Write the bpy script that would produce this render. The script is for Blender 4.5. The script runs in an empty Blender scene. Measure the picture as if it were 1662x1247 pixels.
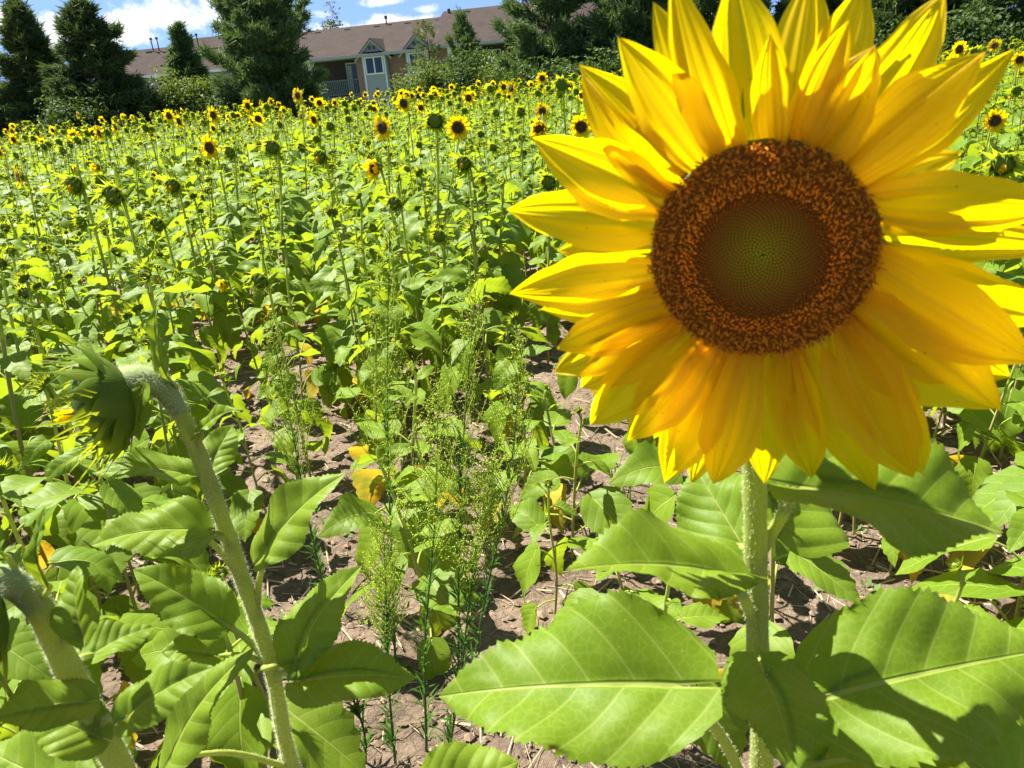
import bpy, math, random
import numpy as np
from mathutils import Vector, Matrix

# ------------------------------------------------------------------ camera, light, sky
scn = bpy.context.scene
COL = scn.collection
CAM_H = 1.40
PITCH = math.radians(22.0)
ROLL = math.radians(5.0)
FPX = 1250.0                      # focal length in photo pixels (1662 wide)
CX, CY = 831.0, 623.5
cp, sp = math.cos(PITCH), math.sin(PITCH)
cr, sr = math.cos(ROLL), math.sin(ROLL)
FWD = np.array([0, cp, -sp]); VUP = np.array([0, sp, cp]); XAX = np.array([1.0, 0, 0])
RGT = cr * XAX - sr * VUP
UPV = sr * XAX + cr * VUP
CAM = np.array([0, 0, CAM_H])

camd = bpy.data.cameras.new('camera'); camo = bpy.data.objects.new('camera', camd); COL.objects.link(camo)
camd.sensor_fit = 'HORIZONTAL'; camd.sensor_width = 36.0; camd.lens = 36.0 * FPX / 1662.0
camd.clip_start = 0.02; camd.clip_end = 2000
M = Matrix(((RGT[0], UPV[0], -FWD[0], 0), (RGT[1], UPV[1], -FWD[1], 0), (RGT[2], UPV[2], -FWD[2], CAM_H), (0, 0, 0, 1)))
camo.matrix_world = M
camd.dof.use_dof = True; camd.dof.focus_distance = 2.2; camd.dof.aperture_fstop = 19.0
scn.camera = camo

SUN = np.array([-0.42, 0.31, 0.85]); SUN /= np.linalg.norm(SUN)
sund = bpy.data.lights.new('sun', 'SUN'); sund.energy = 5.0; sund.angle = math.radians(0.55); sund.color = (1.0, 0.95, 0.86)
suno = bpy.data.objects.new('sun', sund); COL.objects.link(suno)
suno.rotation_mode = 'QUATERNION'; suno.rotation_quaternion = Vector(SUN).to_track_quat('Z', 'Y')
suno.location = (-20, 20, 45)
scn.view_settings.view_transform = 'Standard'; scn.view_settings.look = 'None'
scn.view_settings.gamma = 1.0; scn.view_settings.use_curve_mapping = False
scn.view_settings.exposure = 2.0
scn.cycles.max_bounces = 8; scn.cycles.diffuse_bounces = 4; scn.cycles.transmission_bounces = 4
scn.cycles.glossy_bounces = 2; scn.cycles.use_denoising = True
scn.cycles.sample_clamp_indirect = 6.0


def ray(px, py):
    dx, dy = (px - CX) / FPX, (py - CY) / FPX
    return FWD + RGT * dx - UPV * dy


def P(px, py, Y):                 # the point of the place seen at that pixel, Y metres in front
    d = ray(px, py)
    return CAM + d * (Y / d[1])


def PD(px, py, D):                # the same by distance along the view axis
    return CAM + ray(px, py) * D


def NT(tree):
    tree.nodes.clear()
    nodes, links = tree.nodes, tree.links

    def n(kind, ins=None, **props):
        nd = nodes.new(kind)
        for k, v in props.items():
            setattr(nd, k, v)
        for k, v in (ins or {}).items():
            s = nd.inputs[k]
            if isinstance(v, bpy.types.NodeSocket):
                links.new(v, s)
            else:
                s.default_value = v
        return nd

    def m(op, a, b=None, c=None, clamp=False):
        nd = nodes.new('ShaderNodeMath'); nd.operation = op; nd.use_clamp = clamp
        for i, v in enumerate((a, b, c)):
            if v is None: continue
            if isinstance(v, bpy.types.NodeSocket): links.new(v, nd.inputs[i])
            else: nd.inputs[i].default_value = v
        return nd.outputs[0]

    def mix(f, a, b, blend='MIX'):
        nd = nodes.new('ShaderNodeMix'); nd.data_type = 'RGBA'; nd.blend_type = blend
        for i, v in ((0, f), (6, a), (7, b)):
            if isinstance(v, bpy.types.NodeSocket): links.new(v, nd.inputs[i])
            elif i == 0: nd.inputs[i].default_value = v
            else: nd.inputs[i].default_value = (*v, 1)
        return nd.outputs[2]

    def ramp(f, stops, interp='LINEAR'):
        nd = nodes.new('ShaderNodeValToRGB'); nd.color_ramp.interpolation = interp
        el = nd.color_ramp.elements
        while len(el) < len(stops): el.new(0.5)
        for e, (p, c) in zip(el, stops):
            e.position = p; e.color = (*c, 1) if len(c) == 3 else c
        links.new(f, nd.inputs[0])
        return nd.outputs[0]

    def mr(v, a, b, c, d, smooth=False):
        nd = nodes.new('ShaderNodeMapRange')
        if smooth: nd.interpolation_type = 'SMOOTHSTEP'
        for i, x in enumerate((v, a, b, c, d)):
            if isinstance(x, bpy.types.NodeSocket): links.new(x, nd.inputs[i])
            else: nd.inputs[i].default_value = x
        return nd.outputs[0]
    return nodes, links, n, m, mix, ramp, mr


# ---- sky: Nishita with cumulus
world = bpy.data.worlds.new('World'); scn.world = world; world.use_nodes = True
nodes, links, n, m, mix, ramp, mr = NT(world.node_tree)
sky = n('ShaderNodeTexSky', sky_type='NISHITA', sun_disc=False)
sky.sun_elevation = math.asin(SUN[2]); sky.sun_rotation = math.atan2(SUN[0], SUN[1])
sky.air_density = 0.75; sky.dust_density = 0.0; sky.ozone_density = 2.0
tc = n('ShaderNodeTexCoord')
sep = n('ShaderNodeSeparateXYZ', {0: tc.outputs['Generated']})
links.new(n('ShaderNodeVectorMath', {0: n('ShaderNodeCombineXYZ', {0: sep.outputs[0], 1: sep.outputs[1], 2: m('ADD', m('MULTIPLY', m('MAXIMUM', sep.outputs[2], 0.0), 0.8), 0.26)}).outputs[0]}, operation='NORMALIZE').outputs[0], sky.inputs[0])
az = m('ARCTAN2', sep.outputs[0], sep.outputs[1])
el = m('ARCSINE', sep.outputs[2])
nz1 = n('ShaderNodeTexNoise', {'Vector': tc.outputs['Generated'], 'Scale': 34.0, 'Detail': 8.0, 'Roughness': 0.6})
nz2 = n('ShaderNodeTexNoise', {'Vector': tc.outputs['Generated'], 'Scale': 130.0, 'Detail': 4.0, 'Roughness': 0.6})
wob = m('ADD', m('MULTIPLY', m('SUBTRACT', nz1.outputs[0], 0.5), 2.3), m('MULTIPLY', m('SUBTRACT', nz2.outputs[0], 0.5), 0.9))


def dirang(px, py):
    d = ray(px, py); d = d / np.linalg.norm(d)
    return math.atan2(d[0], d[1]), math.asin(d[2])


clouds = [(30, 45, 105, 36, 1.0), (120, 65, 85, 30, 1.0), (265, 28, 135, 36, 1.0), (205, 62, 70, 24, 1.0), (455, 40, 40, 16, .9),
          (560, 52, 85, 20, 1.0), (640, 40, 75, 17, 1.0), (620, 3, 40, 10, .75), (692, 15, 24, 9, .6), (525, 25, 22, 9, .45),
          (490, 25, 22, 7, .4), (100, -70, 140, 40, .9), (480, -110, 190, 45, .9), (820, -60, 120, 30, .8), (1100, -90, 160, 40, .9),
          (-260, 60, 140, 40, .9), (-520, 120, 160, 45, .9), (1500, -130, 170, 45, .9), (1900, -60, 180, 50, .9)]
mask = None
for (px, py, a, b, k) in clouds:
    A, E = dirang(px, py); A2, _ = dirang(px + a, py - a * .0875); _, E2 = dirang(px, py - b)
    ra, rb = abs(A2 - A), abs(E2 - E)
    # flat base: the lower half falls off faster
    de = m('DIVIDE', m('SUBTRACT', el, E), rb)
    de = m('MAXIMUM', de, m('MULTIPLY', de, -1.35))
    da = m('DIVIDE', m('SUBTRACT', az, A), ra)
    r2 = m('SQRT', m('ADD', m('MULTIPLY', da, da), m('MULTIPLY', de, de)))
    c = mr(m('ADD', m('SUBTRACT', 1.0, r2), wob), -0.12, 0.62, 0.0, k, True)
    mask = c if mask is None else m('MAXIMUM', mask, c)
# scattered cumulus over the rest of the sky
inv = m('DIVIDE', 1.0, m('ADD', m('MAXIMUM', sep.outputs[2], 0.0), 0.12))
flat = n('ShaderNodeCombineXYZ', {0: m('MULTIPLY', sep.outputs[0], inv), 1: m('MULTIPLY', sep.outputs[1], inv), 2: 3.7})
nz3 = n('ShaderNodeTexNoise', {'Vector': flat.outputs[0], 'Scale': 1.5, 'Detail': 7.0, 'Roughness': 0.55})
hi = m('MULTIPLY', mr(nz3.outputs[0], 0.54, 0.68, 0.0, 0.9, True), mr(sep.outputs[2], 0.16, 0.3, 0.0, 1.0, True))
mask = m('MAXIMUM', mask, hi)
bg1 = n('ShaderNodeBackground', {'Color': sky.outputs[0], 'Strength': 0.056})
cshade = mix(mr(nz1.outputs[0], 0.3, 0.6, 0.0, 1.0), (0.70, 0.75, 0.84), (0.95, 0.95, 0.95))
bg2 = n('ShaderNodeBackground', {'Color': cshade, 'Strength': 0.36})
ms = n('ShaderNodeMixShader', {0: mask, 1: bg1.outputs[0], 2: bg2.outputs[0]})
n('ShaderNodeOutputWorld', {0: ms.outputs[0]})

# ------------------------------------------------------------------ materials
MAT = {}


def newmat(name):
    mt = bpy.data.materials.new(name); mt.use_nodes = True; MAT[name] = mt
    return mt, NT(mt.node_tree)


def out(n, sh):
    n('ShaderNodeOutputMaterial', {0: sh})


def leafmat(name, base, base2, trans, vein, dry=False, tr=0.42, nveins=5.5, bumpd=0.005):
    mt, (nodes, links, n, m, mix, ramp, mr) = newmat(name)
    uv = n('ShaderNodeUVMap'); s = n('ShaderNodeSeparateXYZ', {0: uv.outputs[0]})
    x = m('SUBTRACT', s.outputs[0], 0.5); y = s.outputs[1]
    ax = m('ABSOLUTE', x)
    oi = n('ShaderNodeObjectInfo')
    geo = n('ShaderNodeNewGeometry')
    nz = n('ShaderNodeTexNoise', {'Vector': geo.outputs['Position'], 'Scale': 9.0, 'Detail': 3.0})
    nzf = n('ShaderNodeTexNoise', {'Vector': uv.outputs[0], 'Scale': 38.0, 'Detail': 4.0, 'Roughness': 0.65})
    # midrib and side veins drawn by the leaf's own coordinates
    mid = mr(ax, m('MULTIPLY', m('SUBTRACT', 1.15, y), 0.007), m('MULTIPLY', m('SUBTRACT', 1.25, y), 0.016), 1.0, 0.0, True)
    q = m('SUBTRACT', y, m('ADD', m('MULTIPLY', ax, 0.62), m('MULTIPLY', m('MULTIPLY', ax, ax), 0.9)))
    sg = m('MULTIPLY', m('SIGN', x), 0.13)
    fr = m('FRACT', m('ADD', m('ADD', m('MULTIPLY', q, nveins), sg), 20.0))
    d = m('ABSOLUTE', m('SUBTRACT', fr, 0.5))          # 0.5 on a vein
    sv = mr(d, 0.445, 0.49, 0.0, 1.0, True)
    vor = n('ShaderNodeTexVoronoi', {'Vector': uv.outputs[0], 'Scale': 26.0}, feature='DISTANCE_TO_EDGE')
    fine = mr(vor.outputs[0], 0.0, 0.09, 1.0, 0.0)
    vm = m('MAXIMUM', mid, m('MULTIPLY', sv, 0.55))
    vm = m('MAXIMUM', vm, m('MULTIPLY', fine, 0.26))
    rnd = m('ADD', m('MULTIPLY', oi.outputs['Random'], 0.5), m('MULTIPLY', nz.outputs[0], 0.7))
    c = mix(mr(rnd, 0.2, 0.95, 0.0, 1.0), base, base2)
    c = mix(m('MULTIPLY', mr(nzf.outputs[0], 0.35, 0.7, 0.0, 1.0), 0.25), c, (base[0] * .6, base[1] * .65, base[2] * .6))
    dots = n('ShaderNodeTexVoronoi', {'Vector': uv.outputs[0], 'Scale': 34.0})
    dsep = n('ShaderNodeSeparateColor', {0: dots.outputs['Color']})
    dm = m('MULTIPLY', mr(dots.outputs[0], 0.05, 0.13, 1.0, 0.0), m('GREATER_THAN', dsep.outputs[0], 0.86))
    c = mix(m('MULTIPLY', dm, 0.7), c, (0.42, 0.40, 0.10))
    c2 = mix(m('MULTIPLY', vm, 0.55), c, vein)
    tcol = mix(m('MULTIPLY', vm, 0.35), trans, vein)
    tcol = mix(m('MULTIPLY', mr(nzf.outputs[0], 0.35, 0.7, 0.0, 1.0), 0.22), tcol, (trans[0] * .55, trans[1] * .65, trans[2]))
    if dry:
        spot = mr(nz.outputs[0], 0.45, 0.62, 0.0, 1.0)
        c2 = mix(spot, c2, (0.20, 0.20, 0.03)); tcol = mix(spot, tcol, (0.32, 0.32, 0.03))
    h = m('ADD', m('MULTIPLY', m('SMOOTH_MAX', d, 0.2, 0.2), -0.7), m('MULTIPLY', mid, -0.5))
    h = m('ADD', h, m('MULTIPLY', nzf.outputs[0], 0.05))
    bp = n('ShaderNodeBump', {'Strength': 0.5, 'Distance': bumpd, 'Height': h})
    pr = n('ShaderNodeBsdfPrincipled', {'Base Color': c2, 'Roughness': 0.52, 'Normal': bp.outputs[0]})
    pr.inputs['Specular IOR Level'].default_value = 0.2
    tl = n('ShaderNodeBsdfTranslucent', {'Color': tcol, 'Normal': bp.outputs[0]})
    mx = n('ShaderNodeMixShader', {0: tr, 1: pr.outputs[0], 2: tl.outputs[0]})
    out(n, mx.outputs[0])


leafmat('sunflower_leaf', (0.092, 0.172, 0.008), (0.145, 0.222, 0.012), (0.33, 0.43, 0.010), (0.36, 0.40, 0.10))
leafmat('yellow_leaf', (0.42, 0.30, 0.03), (0.50, 0.34, 0.03), (0.68, 0.42, 0.02), (0.45, 0.36, 0.10), dry=True)
leafmat('bract', (0.090, 0.165, 0.010), (0.135, 0.21, 0.014), (0.50, 0.56, 0.015), (0.2, 0.26, 0.05), tr=0.45, nveins=1.0, bumpd=0.0015)


def simple(name, c1, c2, scale=20, rough=0.7, bump=0.0, spec=0.3, trans=None, tr=0.3, stretch=None, sheen=0.0):
    mt, (nodes, links, n, m, mix, ramp, mr) = newmat(name)
    tcn = n('ShaderNodeTexCoord')
    vec = tcn.outputs['Object']
    if stretch:
        vec = n('ShaderNodeMapping', {0: vec, 'Scale': stretch}).outputs[0]
    nz = n('ShaderNodeTexNoise', {'Vector': vec, 'Scale': scale, 'Detail': 5.0, 'Roughness': 0.6})
    oi = n('ShaderNodeObjectInfo')
    f = m('ADD', mr(nz.outputs[0], 0.3, 0.7, 0.0, 0.8), m('MULTIPLY', oi.outputs['Random'], 0.2))
    c = mix(f, c1, c2)
    ins = {'Base Color': c, 'Roughness': rough}
    if bump:
        ins['Normal'] = n('ShaderNodeBump', {'Strength': bump, 'Distance': 0.06 / scale, 'Height': nz.outputs[0]}).outputs[0]
    pr = n('ShaderNodeBsdfPrincipled', ins); pr.inputs['Specular IOR Level'].default_value = spec
    if sheen:
        pr.inputs['Sheen Weight'].default_value = sheen; pr.inputs['Sheen Roughness'].default_value = 0.4
    sh = pr.outputs[0]
    if trans:
        tl = n('ShaderNodeBsdfTranslucent', {'Color': (*trans, 1)})
        sh = n('ShaderNodeMixShader', {0: tr, 1: sh, 2: tl.outputs[0]}).outputs[0]
    out(n, sh)


simple('stem', (0.28, 0.35, 0.050), (0.38, 0.43, 0.09), 40, 0.6, 0.25, 0.3, (0.50, 0.55, 0.05), 0.4, (6, 6, 0.6), sheen=0.15)
simple('stem_low', (0.26, 0.25, 0.08), (0.36, 0.33, 0.12), 30, 0.7, 0.25, 0.25, (0.4, 0.36, 0.05), 0.15, (6, 6, 0.6))
simple('stem_hair', (0.60, 0.64, 0.36), (0.72, 0.74, 0.46), 10, 0.5, 0, 0.4, (0.85, 0.88, 0.7), 0.5)
simple('neck', (0.20, 0.28, 0.08), (0.30, 0.37, 0.15), 60, 0.7, 0.3, 0.2, (0.4, 0.48, 0.12), 0.25, None, sheen=0.15)
simple('receptacle', (0.04, 0.085, 0.012), (0.06, 0.11, 0.016), 60, 0.6, 0.3)
simple('disc_base', (0.20, 0.068, 0.005), (0.28, 0.10, 0.008), 60, 0.9)
simple('straw', (0.30, 0.22, 0.13), (0.45, 0.36, 0.24), 15, 0.8)
simple('clod', (0.12, 0.082, 0.054), (0.24, 0.175, 0.12), 30, 0.95, 0.4)
simple('dead_weed', (0.12, 0.07, 0.045), (0.2, 0.12, 0.08), 30, 0.9)
simple('weed_stem', (0.06, 0.11, 0.03), (0.09, 0.15, 0.035), 30, 0.6, 0, 0.3, (0.15, 0.25, 0.03), 0.15)
simple('weed_leaf', (0.040, 0.095, 0.012), (0.065, 0.135, 0.016), 30, 0.55, 0, 0.15, (0.10, 0.26, 0.02), 0.3)
simple('weed_panicle', (0.24, 0.35, 0.035), (0.33, 0.43, 0.05), 30, 0.7, 0, 0.2, (0.5, 0.6, 0.05), 0.45)
simple('weed_bud', (0.40, 0.50, 0.06), (0.54, 0.60, 0.10), 30, 0.7, 0, 0.2, (0.6, 0.65, 0.10), 0.45)
simple('seedling', (0.06, 0.13, 0.025), (0.10, 0.18, 0.03), 30, 0.6, 0, 0.2, (0.2, 0.32, 0.02), 0.35)
simple('spruce_needle', (0.052, 0.092, 0.036), (0.105, 0.145, 0.048), 1.2, 0.7, 0, 0.15, (0.08, 0.12, 0.02), 0.25)
simple('pine_needle', (0.066, 0.118, 0.048), (0.120, 0.175, 0.066), 1.2, 0.65, 0, 0.2, (0.10, 0.16, 0.03), 0.28)
simple('pale_pine_needle', (0.085, 0.115, 0.035), (0.13, 0.15, 0.04), 1.2, 0.65, 0, 0.2, (0.16, 0.20, 0.03), 0.2)
simple('shrub_leaf', (0.026, 0.055, 0.012), (0.055, 0.090, 0.016), 1.0, 0.6, 0, 0.2, (0.08, 0.14, 0.012), 0.3)
simple('bright_shrub_leaf', (0.048, 0.085, 0.012), (0.085, 0.125, 0.015), 1.0, 0.6, 0, 0.2, (0.15, 0.21, 0.012), 0.32)
simple('far_tree_leaf', (0.06, 0.065, 0.022), (0.11, 0.10, 0.03), 1.0, 0.6, 0, 0.2, (0.12, 0.12, 0.02), 0.3)
simple('bark', (0.06, 0.045, 0.035), (0.12, 0.095, 0.075), 6, 0.9, 0.6)
simple('lawn', (0.06, 0.10, 0.025), (0.10, 0.14, 0.035), 2, 0.9, 0.3)
simple('siding', (0.25, 0.26, 0.31), (0.28, 0.29, 0.34), 4, 0.7)
simple('balcony_siding', (0.05, 0.044, 0.048), (0.06, 0.053, 0.056), 4, 0.8)
simple('white_trim', (0.66, 0.68, 0.74), (0.72, 0.73, 0.78), 4, 0.6)
simple('gable_trim', (0.27, 0.29, 0.30), (0.31, 0.33, 0.34), 4, 0.6)
simple('rail_paint', (0.09, 0.12, 0.13), (0.11, 0.14, 0.15), 4, 0.6)
simple('vent_metal', (0.06, 0.06, 0.065), (0.09, 0.09, 0.09), 4, 0.5)
simple('curtain', (0.35, 0.36, 0.38), (0.55, 0.55, 0.55), 3, 0.8)

# petals
mt, (nodes, links, n, m, mix, ramp, mr) = newmat('petal')
uv = n('ShaderNodeUVMap'); s = n('ShaderNodeSeparateXYZ', {0: uv.outputs[0]})
u, v = s.outputs[0], s.outputs[1]
oi = n('ShaderNodeObjectInfo')
ln = n('ShaderNodeTexNoise', {'Vector': n('ShaderNodeCombineXYZ', {0: m('MULTIPLY', u, 15.0), 1: m('MULTIPLY', v, 0.7), 2: m('MULTIPLY', oi.outputs['Random'], 40.0)}).outputs[0], 'Scale': 1.0, 'Detail': 3.0, 'Roughness': 0.55})
wv = m('SINE', m('MULTIPLY', u, 31.0))
grain = m('ADD', m('MULTIPLY', wv, 0.16), m('MULTIPLY', ln.outputs[0], 0.3))
dcol = mix(mr(v, 0.0, 0.34, 0.0, 1.0, True), (0.78, 0.42, 0.002), (0.84, 0.58, 0.002))
dcol = mix(m('MULTIPLY', mr(ln.outputs[0], 0.38, 0.62, 0.0, 1.0), 0.4), dcol, (0.79, 0.51, 0.0))
tcol = mix(mr(v, 0.0, 0.30, 0.0, 1.0, True), (0.92, 0.54, 0.001), (0.95, 0.73, 0.001))
tcol = mix(m('MULTIPLY', mr(ln.outputs[0], 0.36, 0.64, 0.0, 1.0), 0.55), tcol, (0.90, 0.64, 0.0))
sp_v = n('ShaderNodeTexVoronoi', {'Vector': n('ShaderNodeCombineXYZ', {0: m('MULTIPLY', u, 3.0), 1: m('MULTIPLY', v, 9.0), 2: m('MULTIPLY', oi.outputs['Random'], 30.0)}).outputs[0], 'Scale': 2.0})
sp_c = n('ShaderNodeSeparateColor', {0: sp_v.outputs['Color']})
spot = m('MULTIPLY', mr(sp_v.outputs[0], 0.04, 0.16, 1.0, 0.0), m('GREATER_THAN', sp_c.outputs[0], 0.92))
dcol = mix(m('MULTIPLY', spot, 0.6), dcol, (0.30, 0.15, 0.01)); tcol = mix(m('MULTIPLY', spot, 0.6), tcol, (0.30, 0.15, 0.01))
bp = n('ShaderNodeBump', {'Strength': 0.8, 'Distance': 0.0024, 'Height': grain})
pr = n('ShaderNodeBsdfPrincipled', {'Base Color': dcol, 'Roughness': 0.5, 'Normal': bp.outputs[0]})
pr.inputs['Specular IOR Level'].default_value = 0.25
tl = n('ShaderNodeBsdfTranslucent', {'Color': tcol, 'Normal': bp.outputs[0]})
out(n, n('ShaderNodeMixShader', {0: 0.68, 1: pr.outputs[0], 2: tl.outputs[0]}).outputs[0])

# disc of the field flowers: colour by its own radius
mt, (nodes, links, n, m, mix, ramp, mr) = newmat('disc')
uv = n('ShaderNodeUVMap'); s = n('ShaderNodeSeparateXYZ', {0: uv.outputs[0]})
vo = n('ShaderNodeTexVoronoi', {'Vector': uv.outputs[0], 'Scale': 24.0})
c = ramp(s.outputs[1], [(0.0, (0.10, 0.12, 0.02)), (0.3, (0.07, 0.045, 0.012)), (0.5, (0.055, 0.022, 0.008)), (0.8, (0.16, 0.06, 0.012)), (1.0, (0.30, 0.14, 0.02))])
c = mix(m('MULTIPLY', vo.outputs[0], 0.8), c, (0.02, 0.008, 0.003))
bp = n('ShaderNodeBump', {'Strength': 0.8, 'Distance': 0.004, 'Height': vo.outputs[0]})
out(n, n('ShaderNodeBsdfPrincipled', {'Base Color': c, 'Roughness': 0.85, 'Normal': bp.outputs[0]}).outputs[0])

mt, (nodes, links, n, m, mix, ramp, mr) = newmat('floret')
at = n('ShaderNodeAttribute', attribute_name='Col')
pr = n('ShaderNodeBsdfPrincipled', {'Base Color': at.outputs[0], 'Roughness': 0.75})
pr.inputs['Specular IOR Level'].default_value = 0.2
tl = n('ShaderNodeBsdfTranslucent', {'Color': at.outputs[0]})
out(n, n('ShaderNodeMixShader', {0: 0.3, 1: pr.outputs[0], 2: tl.outputs[0]}).outputs[0])

# soil
mt, (nodes, links, n, m, mix, ramp, mr) = newmat('soil')
geo = n('ShaderNodeNewGeometry'); pos = geo.outputs['Position']
a = n('ShaderNodeTexNoise', {'Vector': pos, 'Scale': 2.2, 'Detail': 6.0, 'Roughness': 0.6})
b = n('ShaderNodeTexNoise', {'Vector': pos, 'Scale': 28.0, 'Detail': 8.0, 'Roughness': 0.7})
vo = n('ShaderNodeTexVoronoi', {'Vector': n('ShaderNodeVectorMath', {0: pos, 1: n('ShaderNodeVectorMath', {0: b.outputs['Color'], 'Scale': 0.05}, operation='SCALE').outputs[0]}, operation='ADD').outputs[0], 'Scale': 17.0}, feature='DISTANCE_TO_EDGE')
crack = mr(vo.outputs[0], 0.0, 0.03, 1.0, 0.0, True)
c = mix(mr(a.outputs[0], 0.35, 0.65, 0.0, 1.0), (0.145, 0.100, 0.066), (0.25, 0.182, 0.125))
c = mix(mr(b.outputs[0], 0.35, 0.7, 0.0, 0.9), c, (0.095, 0.062, 0.040))
c = mix(m('MULTIPLY', crack, 0.16), c, (0.08, 0.055, 0.04))
hh = m('ADD', b.outputs[0], m('MULTIPLY', crack, -0.10))
bp = n('ShaderNodeBump', {'Strength': 1.0, 'Distance': 0.03, 'Height': hh})
out(n, n('ShaderNodeBsdfPrincipled', {'Base Color': c, 'Roughness': 0.95, 'Normal': bp.outputs[0]}).outputs[0])

# roof shingles and brick (far off: courses of a few pixels)
mt, (nodes, links, n, m, mix, ramp, mr) = newmat('shingle')
tcn = n('ShaderNodeTexCoord')
br = n('ShaderNodeTexBrick', {'Vector': tcn.outputs['UV'], 'Scale': 1.0, 'Color1': (0.041, 0.031, 0.0275, 1), 'Color2': (0.056, 0.043, 0.038, 1), 'Mortar': (0.028, 0.021, 0.019, 1), 'Mortar Size': 0.012, 'Brick Width': 0.33, 'Row Height': 0.14})
nz = n('ShaderNodeTexNoise', {'Vector': tcn.outputs['UV'], 'Scale': 0.9, 'Detail': 5.0})
c = mix(mr(nz.outputs[0], 0.35, 0.7, 0.0, 0.5), br.outputs[0], (0.028, 0.021, 0.018))
pr = n('ShaderNodeBsdfPrincipled', {'Base Color': c, 'Roughness': 0.95}); pr.inputs['Specular IOR Level'].default_value = 0.08
out(n, pr.outputs[0])
mt, (nodes, links, n, m, mix, ramp, mr) = newmat('brick')
tcn = n('ShaderNodeTexCoord')
br = n('ShaderNodeTexBrick', {'Vector': tcn.outputs['UV'], 'Scale': 1.0, 'Color1': (0.20, 0.085, 0.06, 1), 'Color2': (0.26, 0.115, 0.08, 1), 'Mortar': (0.26, 0.21, 0.19, 1), 'Mortar Size': 0.01, 'Brick Width': 0.21, 'Row Height': 0.075})
out(n, n('ShaderNodeBsdfPrincipled', {'Base Color': br.outputs[0], 'Roughness': 0.9}).outputs[0])
mt, (nodes, links, n, m, mix, ramp, mr) = newmat('glass_pane')
pr = n('ShaderNodeBsdfPrincipled', {'Base Color': (0.012, 0.018, 0.035, 1), 'Roughness': 0.06}); pr.inputs['Specular IOR Level'].default_value = 0.6
out(n, pr.outputs[0])

# ------------------------------------------------------------------ mesh helpers
rng = np.random.default_rng(11)
random.seed(11)


class MB:
    def __init__(self):
        self.v = []; self.f = []; self.uv = []; self.mi = []; self.mats = []; self.nv = 0; self.col = None

    def mat(self, name):
        if name not in self.mats: self.mats.append(name)
        return self.mats.index(name)

    def add(self, verts, faces, mat, uvs=None):
        verts = np.asarray(verts, float)
        k = self.mat(mat)
        base = self.nv
        self.v.append(verts); self.nv += len(verts)
        self.uv.append(np.asarray(uvs, float) if uvs is not None else np.zeros((len(verts), 2)))
        for f in faces:
            self.f.append(tuple(base + i for i in f)); self.mi.append(k)
        return base

    def grid(self, G, UV, mat, skip=()):
        r, c = G.shape[:2]
        fs = []
        for i in range(r - 1):
            for j in range(c - 1):
                if (i, j) in skip: continue
                a = i * c + j
                fs.append((a, a + 1, a + c + 1, a + c))
        self.add(G.reshape(-1, 3), fs, mat, UV.reshape(-1, 2))

    def tube(self, path, radii, sides, mat, cap=True):
        path = np.asarray(path, float); k = len(path)
        radii = np.broadcast_to(np.asarray(radii, float), (k,))
        T = np.gradient(path, axis=0); T /= np.linalg.norm(T, axis=1)[:, None] + 1e-12
        ref = np.array([0.0, 0, 1]) if abs(T[0][2]) < 0.9 else np.array([1.0, 0, 0])
        vs = []; uvs = []
        a = np.cross(T[0], ref); a /= np.linalg.norm(a)
        for i in range(k):
            a = a - T[i] * np.dot(a, T[i]); a /= np.linalg.norm(a) + 1e-12
            b = np.cross(T[i], a)
            for j in range(sides):
                th = 2 * math.pi * j / sides
                vs.append(path[i] + radii[i] * (math.cos(th) * a + math.sin(th) * b)); uvs.append((j / sides, i / (k - 1)))
        fs = []
        for i in range(k - 1):
            for j in range(sides):
                j2 = (j + 1) % sides
                fs.append((i * sides + j, i * sides + j2, (i + 1) * sides + j2, (i + 1) * sides + j))
        if cap:
            fs.append(tuple(range(sides))[::-1]); fs.append(tuple((k - 1) * sides + j for j in range(sides)))
        self.add(vs, fs, mat, uvs)

    def box(self, lo, hi, mat, xf=None):
        (x0, y0, z0), (x1, y1, z1) = lo, hi
        # each face has its own vertices so that UVs are metric
        for ax in range(3):
            for side in (0, 1):
                o = [a for a in range(3) if a != ax]
                vs = []; uvs = []
                for (p, q) in ((0, 0), (1, 0), (1, 1), (0, 1)):
                    pt = [0, 0, 0]; pt[ax] = (lo, hi)[side][ax]
                    pt[o[0]] = (lo, hi)[p][o[0]]; pt[o[1]] = (lo, hi)[q][o[1]]
                    vs.append(pt); uvs.append((pt[o[0]], pt[o[1]]))
                flip = (side == 0) ^ (ax == 1)
                self.add(vs, [(3, 2, 1, 0) if flip else (0, 1, 2, 3)], mat, uvs)

    def merge(self, o):
        base = self.nv
        for a in o.v: self.v.append(a)
        for a in o.uv: self.uv.append(a)
        mp = [self.mat(x) for x in o.mats]
        for f, k in zip(o.f, o.mi):
            self.f.append(tuple(base + i for i in f)); self.mi.append(mp[k])
        self.nv += o.nv

    def arrays(self):
        V = np.concatenate(self.v); UV = np.concatenate(self.uv)
        lens = np.array([len(f) for f in self.f]); loops = np.fromiter((i for f in self.f for i in f), dtype=np.int64)
        return V, UV, lens, loops, np.array(self.mi)

    def mesh(self, name, smooth=True):
        V, UV, lens, loops, mi = self.arrays()
        return mesh_from(name, V, UV, lens, loops, mi, self.mats, smooth)


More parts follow.
